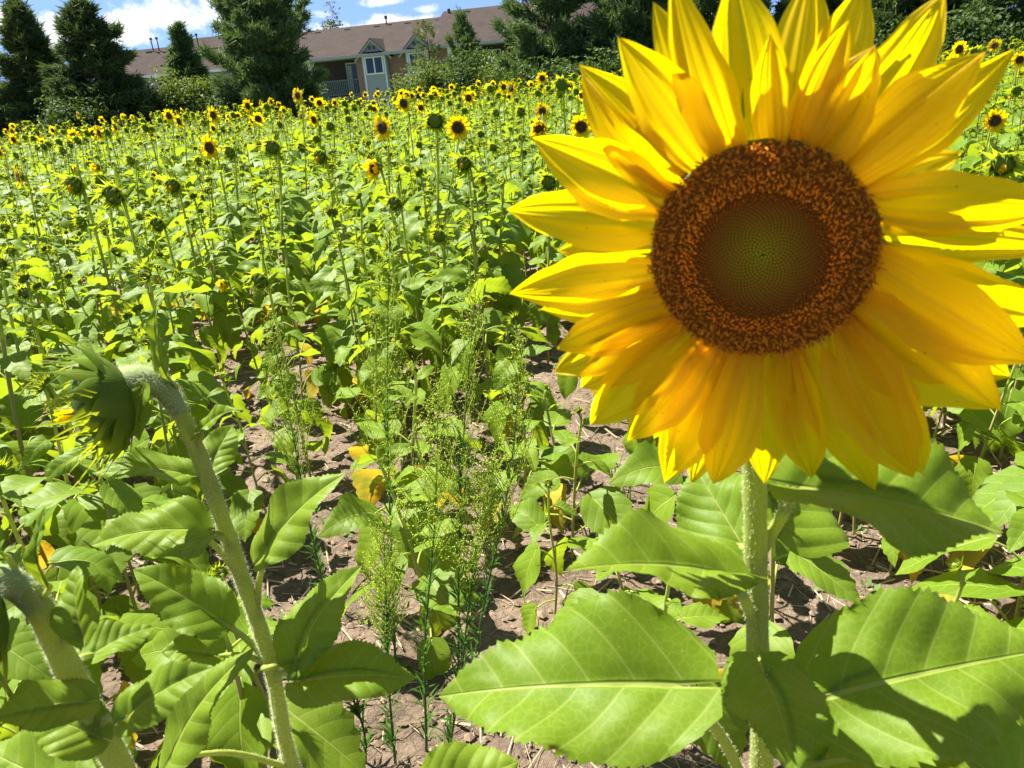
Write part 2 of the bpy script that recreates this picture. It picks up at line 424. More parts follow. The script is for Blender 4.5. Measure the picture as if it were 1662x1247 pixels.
def mesh_from(name, V, UV, lens, loops, mi, mats, smooth=True):
    me = bpy.data.meshes.new(name)
    me.vertices.add(len(V)); me.vertices.foreach_set('co', V.astype(np.float32).ravel())
    me.loops.add(len(loops)); me.loops.foreach_set('vertex_index', loops.astype(np.int32))
    me.polygons.add(len(lens))
    st = np.concatenate(([0], np.cumsum(lens)[:-1]))
    me.polygons.foreach_set('loop_start', st.astype(np.int32)); me.polygons.foreach_set('loop_total', lens.astype(np.int32))
    me.polygons.foreach_set('material_index', mi.astype(np.int32))
    me.polygons.foreach_set('use_smooth', np.full(len(lens), smooth))
    ul = me.uv_layers.new(name='UVMap')
    ul.data.foreach_set('uv', UV[loops].astype(np.float32).ravel())
    for k in mats: me.materials.append(MAT[k])
    me.update(calc_edges=True)
    return me


def obj(name, mb, parent=None, smooth=True, loc=None):
    me = mb if isinstance(mb, bpy.types.Mesh) else mb.mesh(name, smooth)
    o = bpy.data.objects.new(name, me); COL.objects.link(o)
    if parent is not None: o.parent = parent
    if loc is not None: o.location = loc
    return o


def tag(o, label=None, cat=None, group=None, kind=None):
    if label: o['label'] = label
    if cat: o['category'] = cat
    if group: o['group'] = group
    if kind: o['kind'] = kind
    return o


def empty(name, loc=(0, 0, 0), rz=0.0, sc=1.0):
    o = bpy.data.objects.new(name, None); o.empty_display_size = 0.05; COL.objects.link(o)
    o.location = loc; o.rotation_euler = (0, 0, rz); o.scale = (sc, sc, sc)
    return o


def unit(v):
    v = np.asarray(v, float); return v / (np.linalg.norm(v) + 1e-12)


def spline(pts, k=8):
    pts = [np.asarray(p, float) for p in pts]
    if len(pts) == 2:
        return np.array([pts[0] + (pts[1] - pts[0]) * t for t in np.linspace(0, 1, k + 1)])
    q = [2 * pts[0] - pts[1]] + pts + [2 * pts[-1] - pts[-2]]
    o = []
    for i in range(1, len(q) - 2):
        p0, p1, p2, p3 = q[i - 1:i + 3]
        for t in np.linspace(0, 1, k, endpoint=False):
            o.append(0.5 * (2 * p1 + (p2 - p0) * t + (2 * p0 - 5 * p1 + 4 * p2 - p3) * t * t + (3 * p1 - p0 - 3 * p2 + p3) * t ** 3))
    o.append(pts[-1])
    return np.array(o)


def vnoise(x, y, seed=0):
    xi = np.floor(x).astype(np.int64); yi = np.floor(y).astype(np.int64)
    fx = x - xi; fy = y - yi
    fx = fx * fx * (3 - 2 * fx); fy = fy * fy * (3 - 2 * fy)

    def h(a, b):
        k = (a * 374761393 + b * 668265263 + seed * 144665) & 0xffffffff
        k = ((k ^ (k >> 13)) * 1274126177) & 0xffffffff
        return ((k ^ (k >> 16)) & 0xffff) / 65535.0
    return (h(xi, yi) * (1 - fx) + h(xi + 1, yi) * fx) * (1 - fy) + (h(xi, yi + 1) * (1 - fx) + h(xi + 1, yi + 1) * fx) * fy


def leaf_grid(L, W, nl=12, nw=6, serr=0.0, fold=0.25, arch=0.06, droop=0.15, wav=0.05, seed=0, lobe=0.16, peak=0.45, asym=0.0, twist=0.0):
    """blade in local coordinates: base at the origin, tip along +Y, upper face +Z"""
    r = np.random.default_rng(seed)
    t = np.linspace(0, 1, nl + 1)[:, None] ** 0.9
    s = np.linspace(-1, 1, nw + 1)[None, :]
    f = np.clip(t, 1e-4, 1) ** peak * np.clip(1 - t, 0, 1) ** 0.92
    tp = peak / (peak + 0.92); f = f / (tp ** peak * (1 - tp) ** 0.92)
    tooth = np.where(np.arange(nl + 1) % 2 == 0, 1.0, -1.0)[:, None] * (0.2 + 1.3 * r.random((nl + 1, 1))) + .5 * np.sin(np.arange(nl + 1) * .7 + r.random() * 6)[:, None]
    edge = np.clip((np.abs(s) - 0.80) / 0.2, 0, 1)
    f2 = f + serr * tooth * edge * np.clip(f * 2, 0, 1)
    x = s * f2 * W / 2 * (1 + asym * np.sign(s))
    y = L * (t - lobe * np.abs(s) ** 1.4 * (1 - t) ** 3 + serr * 0.5 * tooth * edge * np.clip(1 - t, 0, 1))
    ux, uy = x / L + 0.5, y / L
    p1, p2 = r.random(2) * 6.28
    ax = np.abs(x)
    z = ax * fold + arch * L * 4 * t * (1 - t) - droop * L * t ** 2.2
    z = z + wav * W * np.abs(s) ** 1.5 * np.where(s > 0, np.sin(t * 9 + p1), np.sin(t * 8 + p2)) * np.clip(f, 0, 1)
    z = z - 0.10 * W * np.abs(s) ** 3 * f                    # margins roll over
    z = z + twist * x * t
    if nl >= 30:
        q = uy - np.abs(x / L) * .62 - .9 * (x / L) ** 2
        dd = np.abs(((q * 5.5 + np.sign(x) * .13 + 20) % 1.0) - .5)
        z = z + L * .008 * (np.cos(dd * 2 * np.pi) * .5 + .5) * np.clip(np.abs(x) / (.06 * W), 0, 1) * np.clip(f * 1.5, 0, 1) * (.6 + .8 * vnoise(ux * 5, uy * 5, seed))
        z = z + L * .045 * (vnoise(ux * 5 + seed, uy * 5, seed) - .5) * np.clip(np.abs(x) / (.1 * W), 0, 1)
    G = np.stack([x + 0 * t, y + 0 * s, z], -1)
    return G, np.stack([ux + 0 * t, uy + 0 * s], -1)


def frame(origin, ydir, znear):
    y = unit(ydir); z = np.asarray(znear, float); z = unit(z - y * np.dot(z, y)); x = np.cross(y, z)
    return np.array([x, y, z]), np.asarray(origin, float)


def apply(G, fr):
    R, o = fr
    return G @ R + o


# ------------------------------------------------------------------ ground
def graded(lo, hi, fine_lo, fine_hi, step, grow=1.18):
    a = list(np.arange(fine_lo, fine_hi + 1e-6, step))
    st = step; x = a[-1]
    while x < hi: st *= grow; x += st; a.append(x)
    st = step; x = a[0]
    while x > lo: st *= grow; x -= st; a.insert(0, x)
    return np.array(a)


def ground_z(x, y):
    z = 0.035 * (vnoise(x * 1.7, y * 1.7, 1) - .5) + 0.045 * (vnoise(x * 7, y * 7, 2) - .5)
    cl = vnoise(x * 19, y * 19, 3)
    z = z + 0.028 * np.clip(cl - .45, 0, 1) + 0.014 * (vnoise(x * 45, y * 45, 4) - .5)
    fade = np.clip((y - 24) / 34, 0, 1); fade = fade * fade * (3 - 2 * fade)
    return z - 2.9 * fade


gx = graded(-500, 500, -2.6, 2.6, 0.03); gy = graded(-30, 900, 0.4, 4.6, 0.03)
X, Y = np.meshgrid(gx, gy); Z = ground_z(X, Y)
g = MB(); G = np.stack([X, Y, Z], -1)
rr, cc = X.shape
idx = np.arange(rr * cc).reshape(rr, cc)
quads = np.stack([idx[:-1, :-1], idx[:-1, 1:], idx[1:, 1:], idx[1:, :-1]], -1).reshape(-1)
me = mesh_from('ground', G.reshape(-1, 3), G.reshape(-1, 3)[:, :2], np.full(len(quads) // 4, 4), quads, np.zeros(len(quads) // 4, int), ['soil'])
tag(obj('ground', me), kind='structure')
# lawn from the field edge to the houses
lx = np.linspace(-80, 80, 90); ly = np.linspace(23.5, 150, 60)
X, Y = np.meshgrid(lx, ly); Z = ground_z(X, Y) + 0.07
idx = np.arange(X.size).reshape(X.shape)
quads = np.stack([idx[:-1, :-1], idx[:-1, 1:], idx[1:, 1:], idx[1:, :-1]], -1).reshape(-1)
G = np.stack([X, Y, Z], -1).reshape(-1, 3)
tag(obj('lawn', mesh_from('lawn', G, G[:, :2], np.full(len(quads) // 4, 4), quads, np.zeros(len(quads) // 4, int), ['lawn'])), kind='structure')

# ------------------------------------------------------------------ houses
def apartment():
    o = P(580, 88, 55.0)                      # eave corner where the bay meets the balcony
    yaw = math.radians(-15)
    root = empty('apartment_building', (o[0], o[1], -2.9), yaw)
    tag(root, 'brick and grey apartment block with brown roof and gabled bays', 'building')
    ez = o[2] + 2.9                           # eave height above its base
    rz_ = ez + 2.0
    X0, X1 = -9.0, 20.0
    w = MB(); w.box((X0, 2.4, 0), (X1, 9.5, ez), 'balcony_siding'); obj('rear_wall', w, root, False)
    # brick walls: beside the balcony and between the bays
    for (a, b, d) in ((-0.15, 0.32, -0.10), (2.05, 3.35, 0.10), (5.4, 6.3, 0.10)):
        q = MB(); q.box((a, d, 0), (b, 2.398, ez - 0.02), 'brick'); obj('brick_wall', q, root, False)
    # balcony bays
    for (a, b) in ((-3.55, -0.152), (6.302, 11.0)):
        sl = MB(); sl.box((a, -0.05, ez - 2.75), (b, 2.396, ez - 2.5), 'rail_paint'); obj('balcony_floor', sl, root, False)
        rl = MB()
        rl.box((a + .12, 0.0, ez - 1.55), (b - .01, 0.07, ez - 1.47), 'rail_paint')
        rl.box((a + .12, 0.0, ez - 2.42), (b - .01, 0.07, ez - 2.36), 'rail_paint')
        xx = a + .2
        while xx < b - .1:
            rl.box((xx, 0.015, ez - 2.357), (xx + .055, 0.055, ez - 1.553), 'rail_paint'); xx += 0.13
        obj('railing', rl, root, False)
        po = MB(); po.box((a - .14, -0.06, 0), (a + .10, 0.16, ez - .02), 'white_trim'); obj('post', po, root, False)
        dr = MB(); dx = a + (1.55 if a < 0 else 1.0)
        dr.box((dx, 2.33, ez - 2.49), (dx + 1.75, 2.397, ez - .42), 'white_trim'); d_ = obj('patio_door', dr, root, False)
        for k in range(2):
            pn = MB(); pn.box((dx + .06 + k * .87, 2.31, ez - 2.42), (dx + .82 + k * .87, 2.328, ez - .5), 'glass_pane'); obj('pane', pn, d_, False)
        cu = MB(); cu.box((dx + .1, 2.29, ez - 2.3), (dx + .42, 2.306, ez - .6), 'curtain'); obj('blind', cu, d_, False)
    # gabled bays
    for bx in (0.33, 3.38):
        bw = 1.70
        b = MB()
        b.box((bx, -0.25, 0), (bx + bw, 2.395, ez - .1), 'siding')
        ap = ez + .86
        vs = [(bx, -.25, ez - .099), (bx + bw, -.25, ez - .099), (bx + bw / 2, -.25, ap - .12), (bx, 2.3, ez - .099), (bx + bw, 2.3, ez - .099), (bx + bw / 2, 2.3, ap - .12)]
        b.add(vs, [(0, 1, 2), (5, 4, 3)], 'siding')
        by = obj('bay', b, root, False)
        for k in (0.08, bx and bw - .16):
            tr = MB(); tr.box((bx + k, -.275, 0), (bx + k + .08, -.252, ez - .12), 'white_trim'); obj('corner_trim', tr, by, False)
        for wz in (ez - 1.32, ez - 4.15):
            fr = MB(); x0, x1 = bx + .22, bx + 1.5; z0, z1 = wz, wz + 1.08
            for bb in (((x0, z0), (x1, z0 + .08)), ((x0, z1 - .08), (x1, z1)), ((x0, z0 + .081), (x0 + .08, z1 - .081)), ((x1 - .08, z0 + .081), (x1, z1 - .081)), ((x0 + .6, z0 + .081), (x0 + .68, z1 - .081))):
                fr.box((bb[0][0], -.31, bb[0][1]), (bb[1][0], -.252, bb[1][1]), 'white_trim')
            wn = obj('window', fr, by, False)
            for k in range(2):
                pn = MB(); pn.box((x0 + .081 + k * .6, -.275, z0 + .081), (x0 + .599 + k * .6, -.2525, z1 - .081), 'glass_pane'); obj('pane', pn, wn, False)
        for k in range(2):
            ve = MB(); ve.box((bx + .58 + k * .3, -.285, ez + .18), (bx + .78 + k * .3, -.252, ez + .40), 'vent_metal'); obj('gable_vent', ve, by, False)
        ve = MB(); ve.box((bx + .78, -.285, ez - 2.35), (bx + .93, -.252, ez - 2.15), 'vent_metal'); obj('wall_vent', ve, by, False)
        gr = MB()
        for sx in (-1, 1):
            xe = bx + bw / 2 + sx * (bw / 2 + .42); ze = ez - .30
            mid = (bx + bw / 2, ap)
            def slab(ya, yb, th, mname, lift):
                a0 = (xe, ya, ze + lift); a1 = (mid[0], ya, mid[1] + lift); b0 = (xe, yb, ze + lift); b1 = (mid[0], yb, mid[1] + lift)
                vs = [a0, a1, b1, b0] + [(p[0], p[1], p[2] - th) for p in (a0, a1, b1, b0)]
                gr.add(vs, [(0, 1, 2, 3), (7, 6, 5, 4), (0, 4, 5, 1), (1, 5, 6, 2), (2, 6, 7, 3), (3, 7, 4, 0)], mname, [(p[0], p[1]) for p in vs])
            slab(-.42, 3.2, .05, 'shingle', .0)
            slab(-.40, -.255, .16, 'gable_trim', -.052)
        obj('gable_roof', gr, root, False)
    # main roof, the right part one step higher
    for (a, b, dz, dy) in ((X0, 4.6, 0.0, 0.0), (4.602, X1 + .3, 0.32, .02)):
        rf = MB()
        e0, e1, rr_ = ez - .06 + dz * .2, ez - .06 + dz * .2, rz_ + dz
        pts = [(a, -.55 + dy, e0), (b, -.55 + dy, e0), (b, 5.0, rr_), (a, 5.0, rr_), (b, 10.4, e1), (a, 10.4, e1)]
        sl = math.hypot(5.5, rr_ - e0)
        low = [(p[0], p[1], p[2] - .16) for p in pts]
        rf.add(pts[:4], [(0, 1, 2, 3)], 'shingle', [(a, 0), (b, 0), (b, sl), (a, sl)])
        rf.add([pts[3], pts[2], pts[4], pts[5]], [(0, 1, 2, 3)], 'shingle', [(a, sl), (b, sl), (b, 0), (a, 0)])
        rf.add([pts[0], pts[1], low[1], low[0]], [(3, 2, 1, 0)], 'gable_trim')
        rf.add([low[0], low[1], low[4], low[5]], [(3, 2, 1, 0)], 'gable_trim')
        for e in (0, 1):
            k = [0, 3, 5] if e == 0 else [1, 2, 4]
            rf.add([pts[i] for i in k] + [low[k[0]], low[k[2]]], [(0, 1, 2, 4, 3)], 'siding')
        r_ = obj('roof', rf, root, False)
        if dz == 0: xs = [-7.2, -4.9, -2.6, -0.4, 1.9, 4.2]
        else: xs = [6.2, 8.6, 11.0, 13.5]
        for i, x in enumerate(xs):
            v_ = MB(); zz = rr_ - .34
            v_.box((x, 4.35, zz - .1), (x + .42, 4.75, zz + .16), 'vent_metal'); obj('roof_vent', v_, r_, False)
            if i in (3, 5):
                v_ = MB(); v_.tube([(x + .9, 4.6, zz), (x + .9, 4.6, zz + .62)], .05, 8, 'vent_metal')
                v_.tube([(x + .9, 4.6, zz + .55), (x + .9, 4.6, zz + .75)], .11, 8, 'vent_metal'); obj('vent_pipe', v_, r_, False)
    return root


def second_house():
    o = P(222, 124, 60.0)
    root = empty('apartment_building', (o[0], o[1], -2.9), math.radians(-4))
    tag(root, 'apartment block showing only its brown roof and vent pipes between left conifers', 'building')
    ez = o[2] + 2.9
    w = MB(); w.box((-4.5, .6, 0), (7.5, 8, ez - .02), 'siding'); obj('wall', w, root, False)
    rf = MB(); r1 = ez + 1.95
    pts = [(-5, 0, ez), (8, 0, ez), (8, 4.2, r1), (-5, 4.2, r1), (8, 8.4, ez), (-5, 8.4, ez)]
    rf.add(pts[:4], [(0, 1, 2, 3)], 'shingle', [(-5, 0), (8, 0), (8, 4.6), (-5, 4.6)])
    rf.add([pts[3], pts[2], pts[4], pts[5]], [(0, 1, 2, 3)], 'shingle', [(-5, 4.6), (8, 4.6), (8, 0), (-5, 0)])
    rf.add([pts[0], pts[3], pts[5]], [(0, 1, 2)], 'siding'); rf.add([pts[1], pts[4], pts[2]], [(0, 1, 2)], 'siding')
    rf.add([(-5, 0, ez - .001), (8, 0, ez - .001), (8, 0, ez - .18), (-5, 0, ez - .18)], [(3, 2, 1, 0)], 'white_trim')
    r_ = obj('roof', rf, root, False)
    up = MB(); z0 = r1 - .4
    pts = [(1.3, 3.2, z0), (5.6, 3.2, z0), (5.0, 5.2, r1 + .5), (1.9, 5.2, r1 + .5), (5.6, 7.2, z0), (1.3, 7.2, z0)]
    up.add(pts, [(0, 1, 2, 3), (3, 2, 4, 5), (0, 3, 5), (1, 4, 2)], 'shingle', [(p[0], p[1]) for p in pts])
    obj('upper_roof', up, root, False)
    for x in (-.1, .35, 3.0, 3.4):
        v_ = MB(); zz = r1 - .35
        v_.tube([(x, 3.7, zz), (x, 3.7, zz + .95)], .045, 8, 'vent_metal'); v_.tube([(x, 3.7, zz + .9), (x, 3.7, zz + 1.05)], .1, 8, 'vent_metal')
        obj('vent_pipe', v_, r_, False)
    for x in (-.6, 1.6, 2.6):
        v_ = MB(); zz = r1 - .42; v_.box((x, 3.5, zz - .1), (x + .42, 3.9, zz + .2), 'vent_metal'); obj('roof_vent', v_, r_, False)


apartment(); second_house()

# ------------------------------------------------------------------ trees behind the field
def fast_tris(name, V, mat, parent):
    n_ = len(V) // 3
    me = mesh_from(name, V, np.zeros((len(V), 2)), np.full(n_, 3), np.arange(len(V)), np.zeros(n_, int), [mat], False)
    return obj(name, me, parent)


def tufts(C, D, Ln, nn, wid, spread, r):
    """needle tufts: nn thin triangles around each point of C, leaning along D"""
    k = len(C)
    dirs = D[:, None, :] * 0.9 + r.normal(size=(k, nn, 3)) * spread
    dirs /= np.linalg.norm(dirs, axis=2)[..., None]
    side = np.cross(dirs, r.normal(size=(k, nn, 3))); side /= np.linalg.norm(side, axis=2)[..., None]
    ln = Ln * (0.6 + 0.7 * r.random((k, nn, 1)))
    b = C[:, None, :] + r.normal(size=(k, nn, 3)) * Ln * 0.22
    V = np.stack([b - side * wid, b + side * wid, b + dirs * ln], 2)
    return V.reshape(-1, 3)


def conifer(name, label, apex, base_z, R, mat, kind, seed, group=None, dens=1.0):
    r = np.random.default_rng(seed)
    H = apex[2] - base_z
    root = empty(name, (apex[0], apex[1], base_z)); tag(root, label, 'tree', group)
    t = MB(); t.tube([(0, 0, -.3), (.03, 0, H * .5), (0, 0, H * .98)], [H * .022, H * .013, .015], 8, 'bark')
    C = []; D = []
    step = 0.33 if kind == 'spruce' else 0.5
    z = 0.25
    while z < H * .985:
        q = z / H
        if kind == 'spruce': rad = R * (1 - q) ** 0.82 * (0.75 + .25 * min(1, q * 8)); up = -0.12 + .5 * q; nb = int(7 + 6 * (1 - q))
        else: rad = R * (1 - q ** 2.2) ** 0.75 * (.62 + .38 * min(1, q * 3.2)); up = 0.25 + .5 * q; nb = int(6 + 5 * (1 - q))
        a0 = r.random() * 6.28
        for k in range(nb):
            a = a0 + 6.283 * k / nb + r.normal() * .25
            ln = rad * (0.55 + .6 * r.random())
            if ln < .12: ln = .12
            upk = up + r.normal() * .14
            d = np.array([math.cos(a), math.sin(a), upk])
            p0 = np.array([0, 0, z + r.normal() * .1])
            tip = p0 + d * ln + np.array([0, 0, (0.14 if kind == 'pine' else -.05) * ln])
            if ln > .5: t.tube([p0, p0 * .5 + tip * .5 + np.array([0, 0, -.04 * ln]), tip], [.018 + .01 * ln, .012, .005], 4, 'bark', False)
            m_ = int(max(4, ln * (24 if kind == 'spruce' else 19)) * dens)
            for j in range(m_):
                f = 0.18 + .82 * math.sqrt(r.random())
                sdv = (1 - f * .6) * ln * .24
                C.append(p0 + (tip - p0) * f + np.array([-d[1], d[0], 0]) * r.normal() * sdv + np.array([0, 0, r.normal() * .06]))
                dd = unit(d + np.array([0, 0, .5 if kind == 'pine' else -.05])); D.append(dd)
        z += step * (0.7 + .5 * r.random()) * (1 if q < .8 else .55)
    C.append(np.array([0, 0, H * .97])); D.append(np.array([0, 0, 1.0]))
    obj('trunk', t, root)
    C = np.array(C); D = np.array(D)
    if kind == 'spruce': V = tufts(C, D, .27, 11, .026, .55, r)
    else: V = tufts(C, D, .25, 14, .021, .62, r)
    fast_tris('crown', V, mat, root)
    return root


def shrub(label, c, rx, ry, h, mat, seed, count=2600, leaf=.10, group=None, name='shrub', stems=True):
    r = np.random.default_rng(seed)
    root = empty(name, tuple(c)); tag(root, label, 'tree' if name != 'shrub' else 'shrub', group)
    nb = 26
    cl = r.normal(size=(nb, 3)); cl /= np.linalg.norm(cl, axis=1)[:, None]; cl *= (0.45 + .5 * r.random((nb, 1)))
    cl = cl * np.array([rx, ry, h * .5]) * np.array([1, 1, .95]) + np.array([0, 0, h * .52])
    t = MB()
    for k in range(nb):
        p = cl[k]; t.tube(spline([(0, 0, -.1), (p[0] * .3, p[1] * .3, p[2] * .5), p], 3), [.05, .045, .04, .03, .022, .016, .01], 4, 'bark', False)
    obj('branches' if name == 'shrub' else 'trunk', t, root)
    count = int(count * 1.9)
    k = r.integers(0, nb, count)
    sz = np.array([rx, ry, h * .5]) * .40
    C = cl[k] + np.clip(r.normal(size=(count, 3)), -1.8, 1.8) * sz * .62
    C[:, 2] = np.maximum(C[:, 2], .05)
    out_ = C - np.array([0, 0, h * .35]); out_ /= np.linalg.norm(out_, axis=1)[:, None]
    nm = out_ * .7 + r.normal(size=(count, 3)) * .8; nm[:, 2] += .4; nm /= np.linalg.norm(nm, axis=1)[:, None]
    a = np.cross(nm, r.normal(size=(count, 3))); a /= np.linalg.norm(a, axis=1)[:, None]
    b = np.cross(nm, a)
    s_ = leaf * .72 * (.6 + .8 * r.random((count, 1)))
    Q = np.stack([C - a * s_, C - b * s_ * .5, C + a * s_, C + b * s_ * .5], 1).reshape(-1, 3)
    me = mesh_from('crown', Q, np.zeros((len(Q), 2)), np.full(count, 4), np.arange(len(Q)), np.zeros(count, int), [mat], False)
    obj('crown', me, root)
    return root


def gz(p): return float(ground_z(np.array([p[0]]), np.array([p[1]]))[0])


def con(px, py, Y, wpx, mat, kind, seed, label, dens=1.0, name=None):
    a = P(px, py, Y); sc = Y / 1250.0
    conifer(name or (kind + '_tree'), label, a, gz(a), wpx * sc * .5, mat, kind, seed, dens=dens)


con(22, 4, 28, 165, 'spruce_needle', 'spruce', 1, 'dark spruce at the far left edge of the tree line', 1.5)
con(128, -2, 27, 215, 'spruce_needle', 'spruce', 2, 'tall dark spruce second from the left with a ragged pointed top', 1.5)
con(286, 40, 33, 104, 'pine_needle', 'spruce', 3, 'small slender young conifer in front of the left brown roof', 1.3)
con(402, -46, 27, 176, 'pine_needle', 'pine', 4, 'big full pine standing between the two apartment buildings', 2.0)
con(748, 26, 36, 60, 'pine_needle', 'pine', 5, 'narrow dark green conifer in front of the right part of the brown roof', 1.3)
con(690, 40, 37, 78, 'pale_pine_needle', 'pine', 6, 'thin pale yellowish pine in front of the second gable', .26)
con(888, -60, 26, 165, 'pine_needle', 'pine', 7, 'large dark pine at the right end of the apartment roof', 1.8)
con(1015, -70, 25, 165, 'pine_needle', 'pine', 8, 'large pine directly left of the giant sunflower head', 1.8)
con(1170, -110, 25, 190, 'pine_needle', 'pine', 9, 'dark pine half hidden behind the top petals of the giant sunflower', 1.6)
con(1330, -130, 24, 190, 'spruce_needle', 'spruce', 10, 'dark conifer showing between the upper right petals of the giant sunflower', 1.5)
con(1480, -120, 23, 180, 'spruce_needle', 'spruce', 12, 'dark conifer right of the topmost petals of the giant sunflower', 1.6)
con(1610, -140, 22, 190, 'pine_needle', 'pine', 13, 'dark pine in the top right corner of the tree line', 1.8)
con(1760, -140, 22, 200, 'spruce_needle', 'spruce', 14, 'dark conifer at the far right end of the tree line', 1.4)
con(-120, 10, 28, 200, 'spruce_needle', 'spruce', 15, 'dark spruce beyond the left end of the view', 1.3)


def shr(px, py_top, Y, wpx, mat, seed, label, count=2400, leaf=.09):
    a = P(px, py_top, Y); sc = Y / 1250.0; z0 = gz(a)
    shrub(label, (a[0], a[1], z0), wpx * sc * .5, wpx * sc * .4, max(1.0, a[2] - z0), mat, seed, count, leaf)


shr(105, 146, 25.5, 95, 'shrub_leaf', 21, 'mid green bush at the foot of the second spruce', 3800, .075)
shr(285, 122, 27, 90, 'bright_shrub_leaf', 22, 'bright green bush between the small conifer and the big pine', 3600, .075)
shr(235, 150, 27, 60, 'shrub_leaf', 23, 'dark bush at the right foot of the second spruce', 2200)
shr(355, 150, 26.5, 90, 'shrub_leaf', 24, 'low dark bush under the big pine', 2400)
shr(690, 106, 33, 100, 'bright_shrub_leaf', 25, 'yellowish bush in front of the second gabled bay', 4000, .085)
shr(760, 84, 32, 95, 'shrub_leaf', 26, 'tall green bush below the narrow dark conifer', 4000, .085)
shr(820, 80, 30, 75, 'bright_shrub_leaf', 27, 'bright leafy bush at the left foot of the large dark pine', 3000, .08)
shr(890, 100, 24, 130, 'shrub_leaf', 28, 'low green bush along the field edge under the large dark pine', 3200)
shr(990, 92, 23, 120, 'shrub_leaf', 29, 'green bush along the field edge left of the giant sunflower', 3200)
shr(1110, 70, 22.5, 150, 'shrub_leaf', 30, 'bush hidden behind the upper left petals of the giant sunflower', 2600)
shr(1420, 40, 21.5, 190, 'shrub_leaf', 31, 'dark bush showing between petals at the upper right', 3000)
shr(1590, 20, 20.5, 170, 'shrub_leaf', 32, 'dark bush under the pine in the top right corner', 3000)
shr(490, 140, 30, 70, 'shrub_leaf', 33, 'low bush in front of the balcony post', 1800)
a = P(540, 33, 85); shrub('brownish deciduous tree crown rising behind the apartment roof ridge', (a[0], a[1], -2.9), 1.75, 1.6, a[2] + 2.9, 'far_tree_leaf', 41, 5200, .20, name='deciduous_tree')

# ------------------------------------------------------------------ sunflower builders (field)
FACE = unit((-0.5, -0.85, 0.0))
FAZ = math.atan2(FACE[1], FACE[0])


def bract_strip(R, L, w, az, lift, flare, seed, nl=6, ph1=1.45):
    """one bract of a head that faces +Z: rises from the back rim, tip acuminate"""
    r = np.random.default_rng(seed)
    t = np.linspace(0, 1, nl + 1)
    # wraps round the back of the head, leaves it at the rim and curves forward
    ph0 = 2.8
    k0 = min(.6, .85 * (ph0 - ph1) * R / L)
    ph = np.where(t < k0, ph0 + (ph1 - ph0) * t / k0, ph1)
    u_ = np.clip((t - k0) / (1 - k0), 0, 1) * (1 - k0) * L
    lf = np.clip(lift, .0, 1.6)
    rad = R * (1.0 + .16 * r.random() * np.clip(t / k0, 0, 1)) * np.sin(ph) + u_ * flare - .30 * u_ ** 2 / L * max(flare, 0) + (r.random() - .35) * .9 * np.clip(t - .6, 0, 1) ** 2 * L
    zz = R * .92 * np.cos(ph) + u_ * lf * .9
    wd = w * np.clip(np.sin(np.pi * np.clip(t * 1.5 + .10, 0, 1)), 0, 1) ** .9 + w * .30 * (1 - t) ** .8 + 0.0002
    wob = (r.random() - .5) * .8 * np.clip(t - .4, 0, 1) ** 2 * L
    er = np.array([math.cos(az), math.sin(az), 0]); et = np.array([-math.sin(az), math.cos(az), 0]); ez = np.array([0, 0, 1.0])
    mid = rad[:, None] * er + zz[:, None] * ez + wob[:, None] * et
    G = np.stack([mid - wd[:, None] * et * .5 - er * wd[:, None] * .02 + ez * .0, mid + er * wd[:, None] * .20, mid + wd[:, None] * et * .5 - er * wd[:, None] * .02], 1)
    UV = np.stack([np.stack([np.full_like(t, .5 + .25 * k), t], -1) for k in (-1, 0, 1)], 1)
    return G, UV


def petal_grid(L, W, nl=8, nw=4, cup=0.12, arch=0.05, droop=0.1, wav=0.02, seed=0, tipx=0.0):
    r = np.random.default_rng(seed)
    t = np.linspace(0, 1, nl + 1)[:, None]; s = np.linspace(-1, 1, nw + 1)[None, :]
    f = np.where(t < .46, 1 - 0.62 * (1 - t / .46) ** 2, np.clip(1 - (np.clip(t - .46, 0, 1) / .54) ** 1.95, 0, 1) ** 1.0)
    x = s * f * W / 2 + tipx * L * t ** 3
    y = L * t + 0 * s
    ph = r.random(3) * 6.28
    x = x * (1 + .05 * np.sin(t * 11 + ph[0]) * np.abs(s) + .035 * np.sin(t * 23 + ph[1]) * np.abs(s))
    z = cup * W * (s ** 2) * f + arch * L * 4 * t * (1 - t) - droop * L * t ** 2
    z = z + wav * W * np.sin(s * 4.2 + ph[0]) * f + wav * W * np.sin(t * 7 + ph[1]) * s
    z = z + 0.028 * W * (np.sin(s * 9 + ph[2]) + .5 * np.sin(s * 17 + ph[0])) * np.sin(np.pi * np.clip(t, 0, 1)) ** .6
    return np.stack([x, y, z + 0 * s], -1), np.stack([(s + 1) / 2 + 0 * t, t + 0 * s], -1)


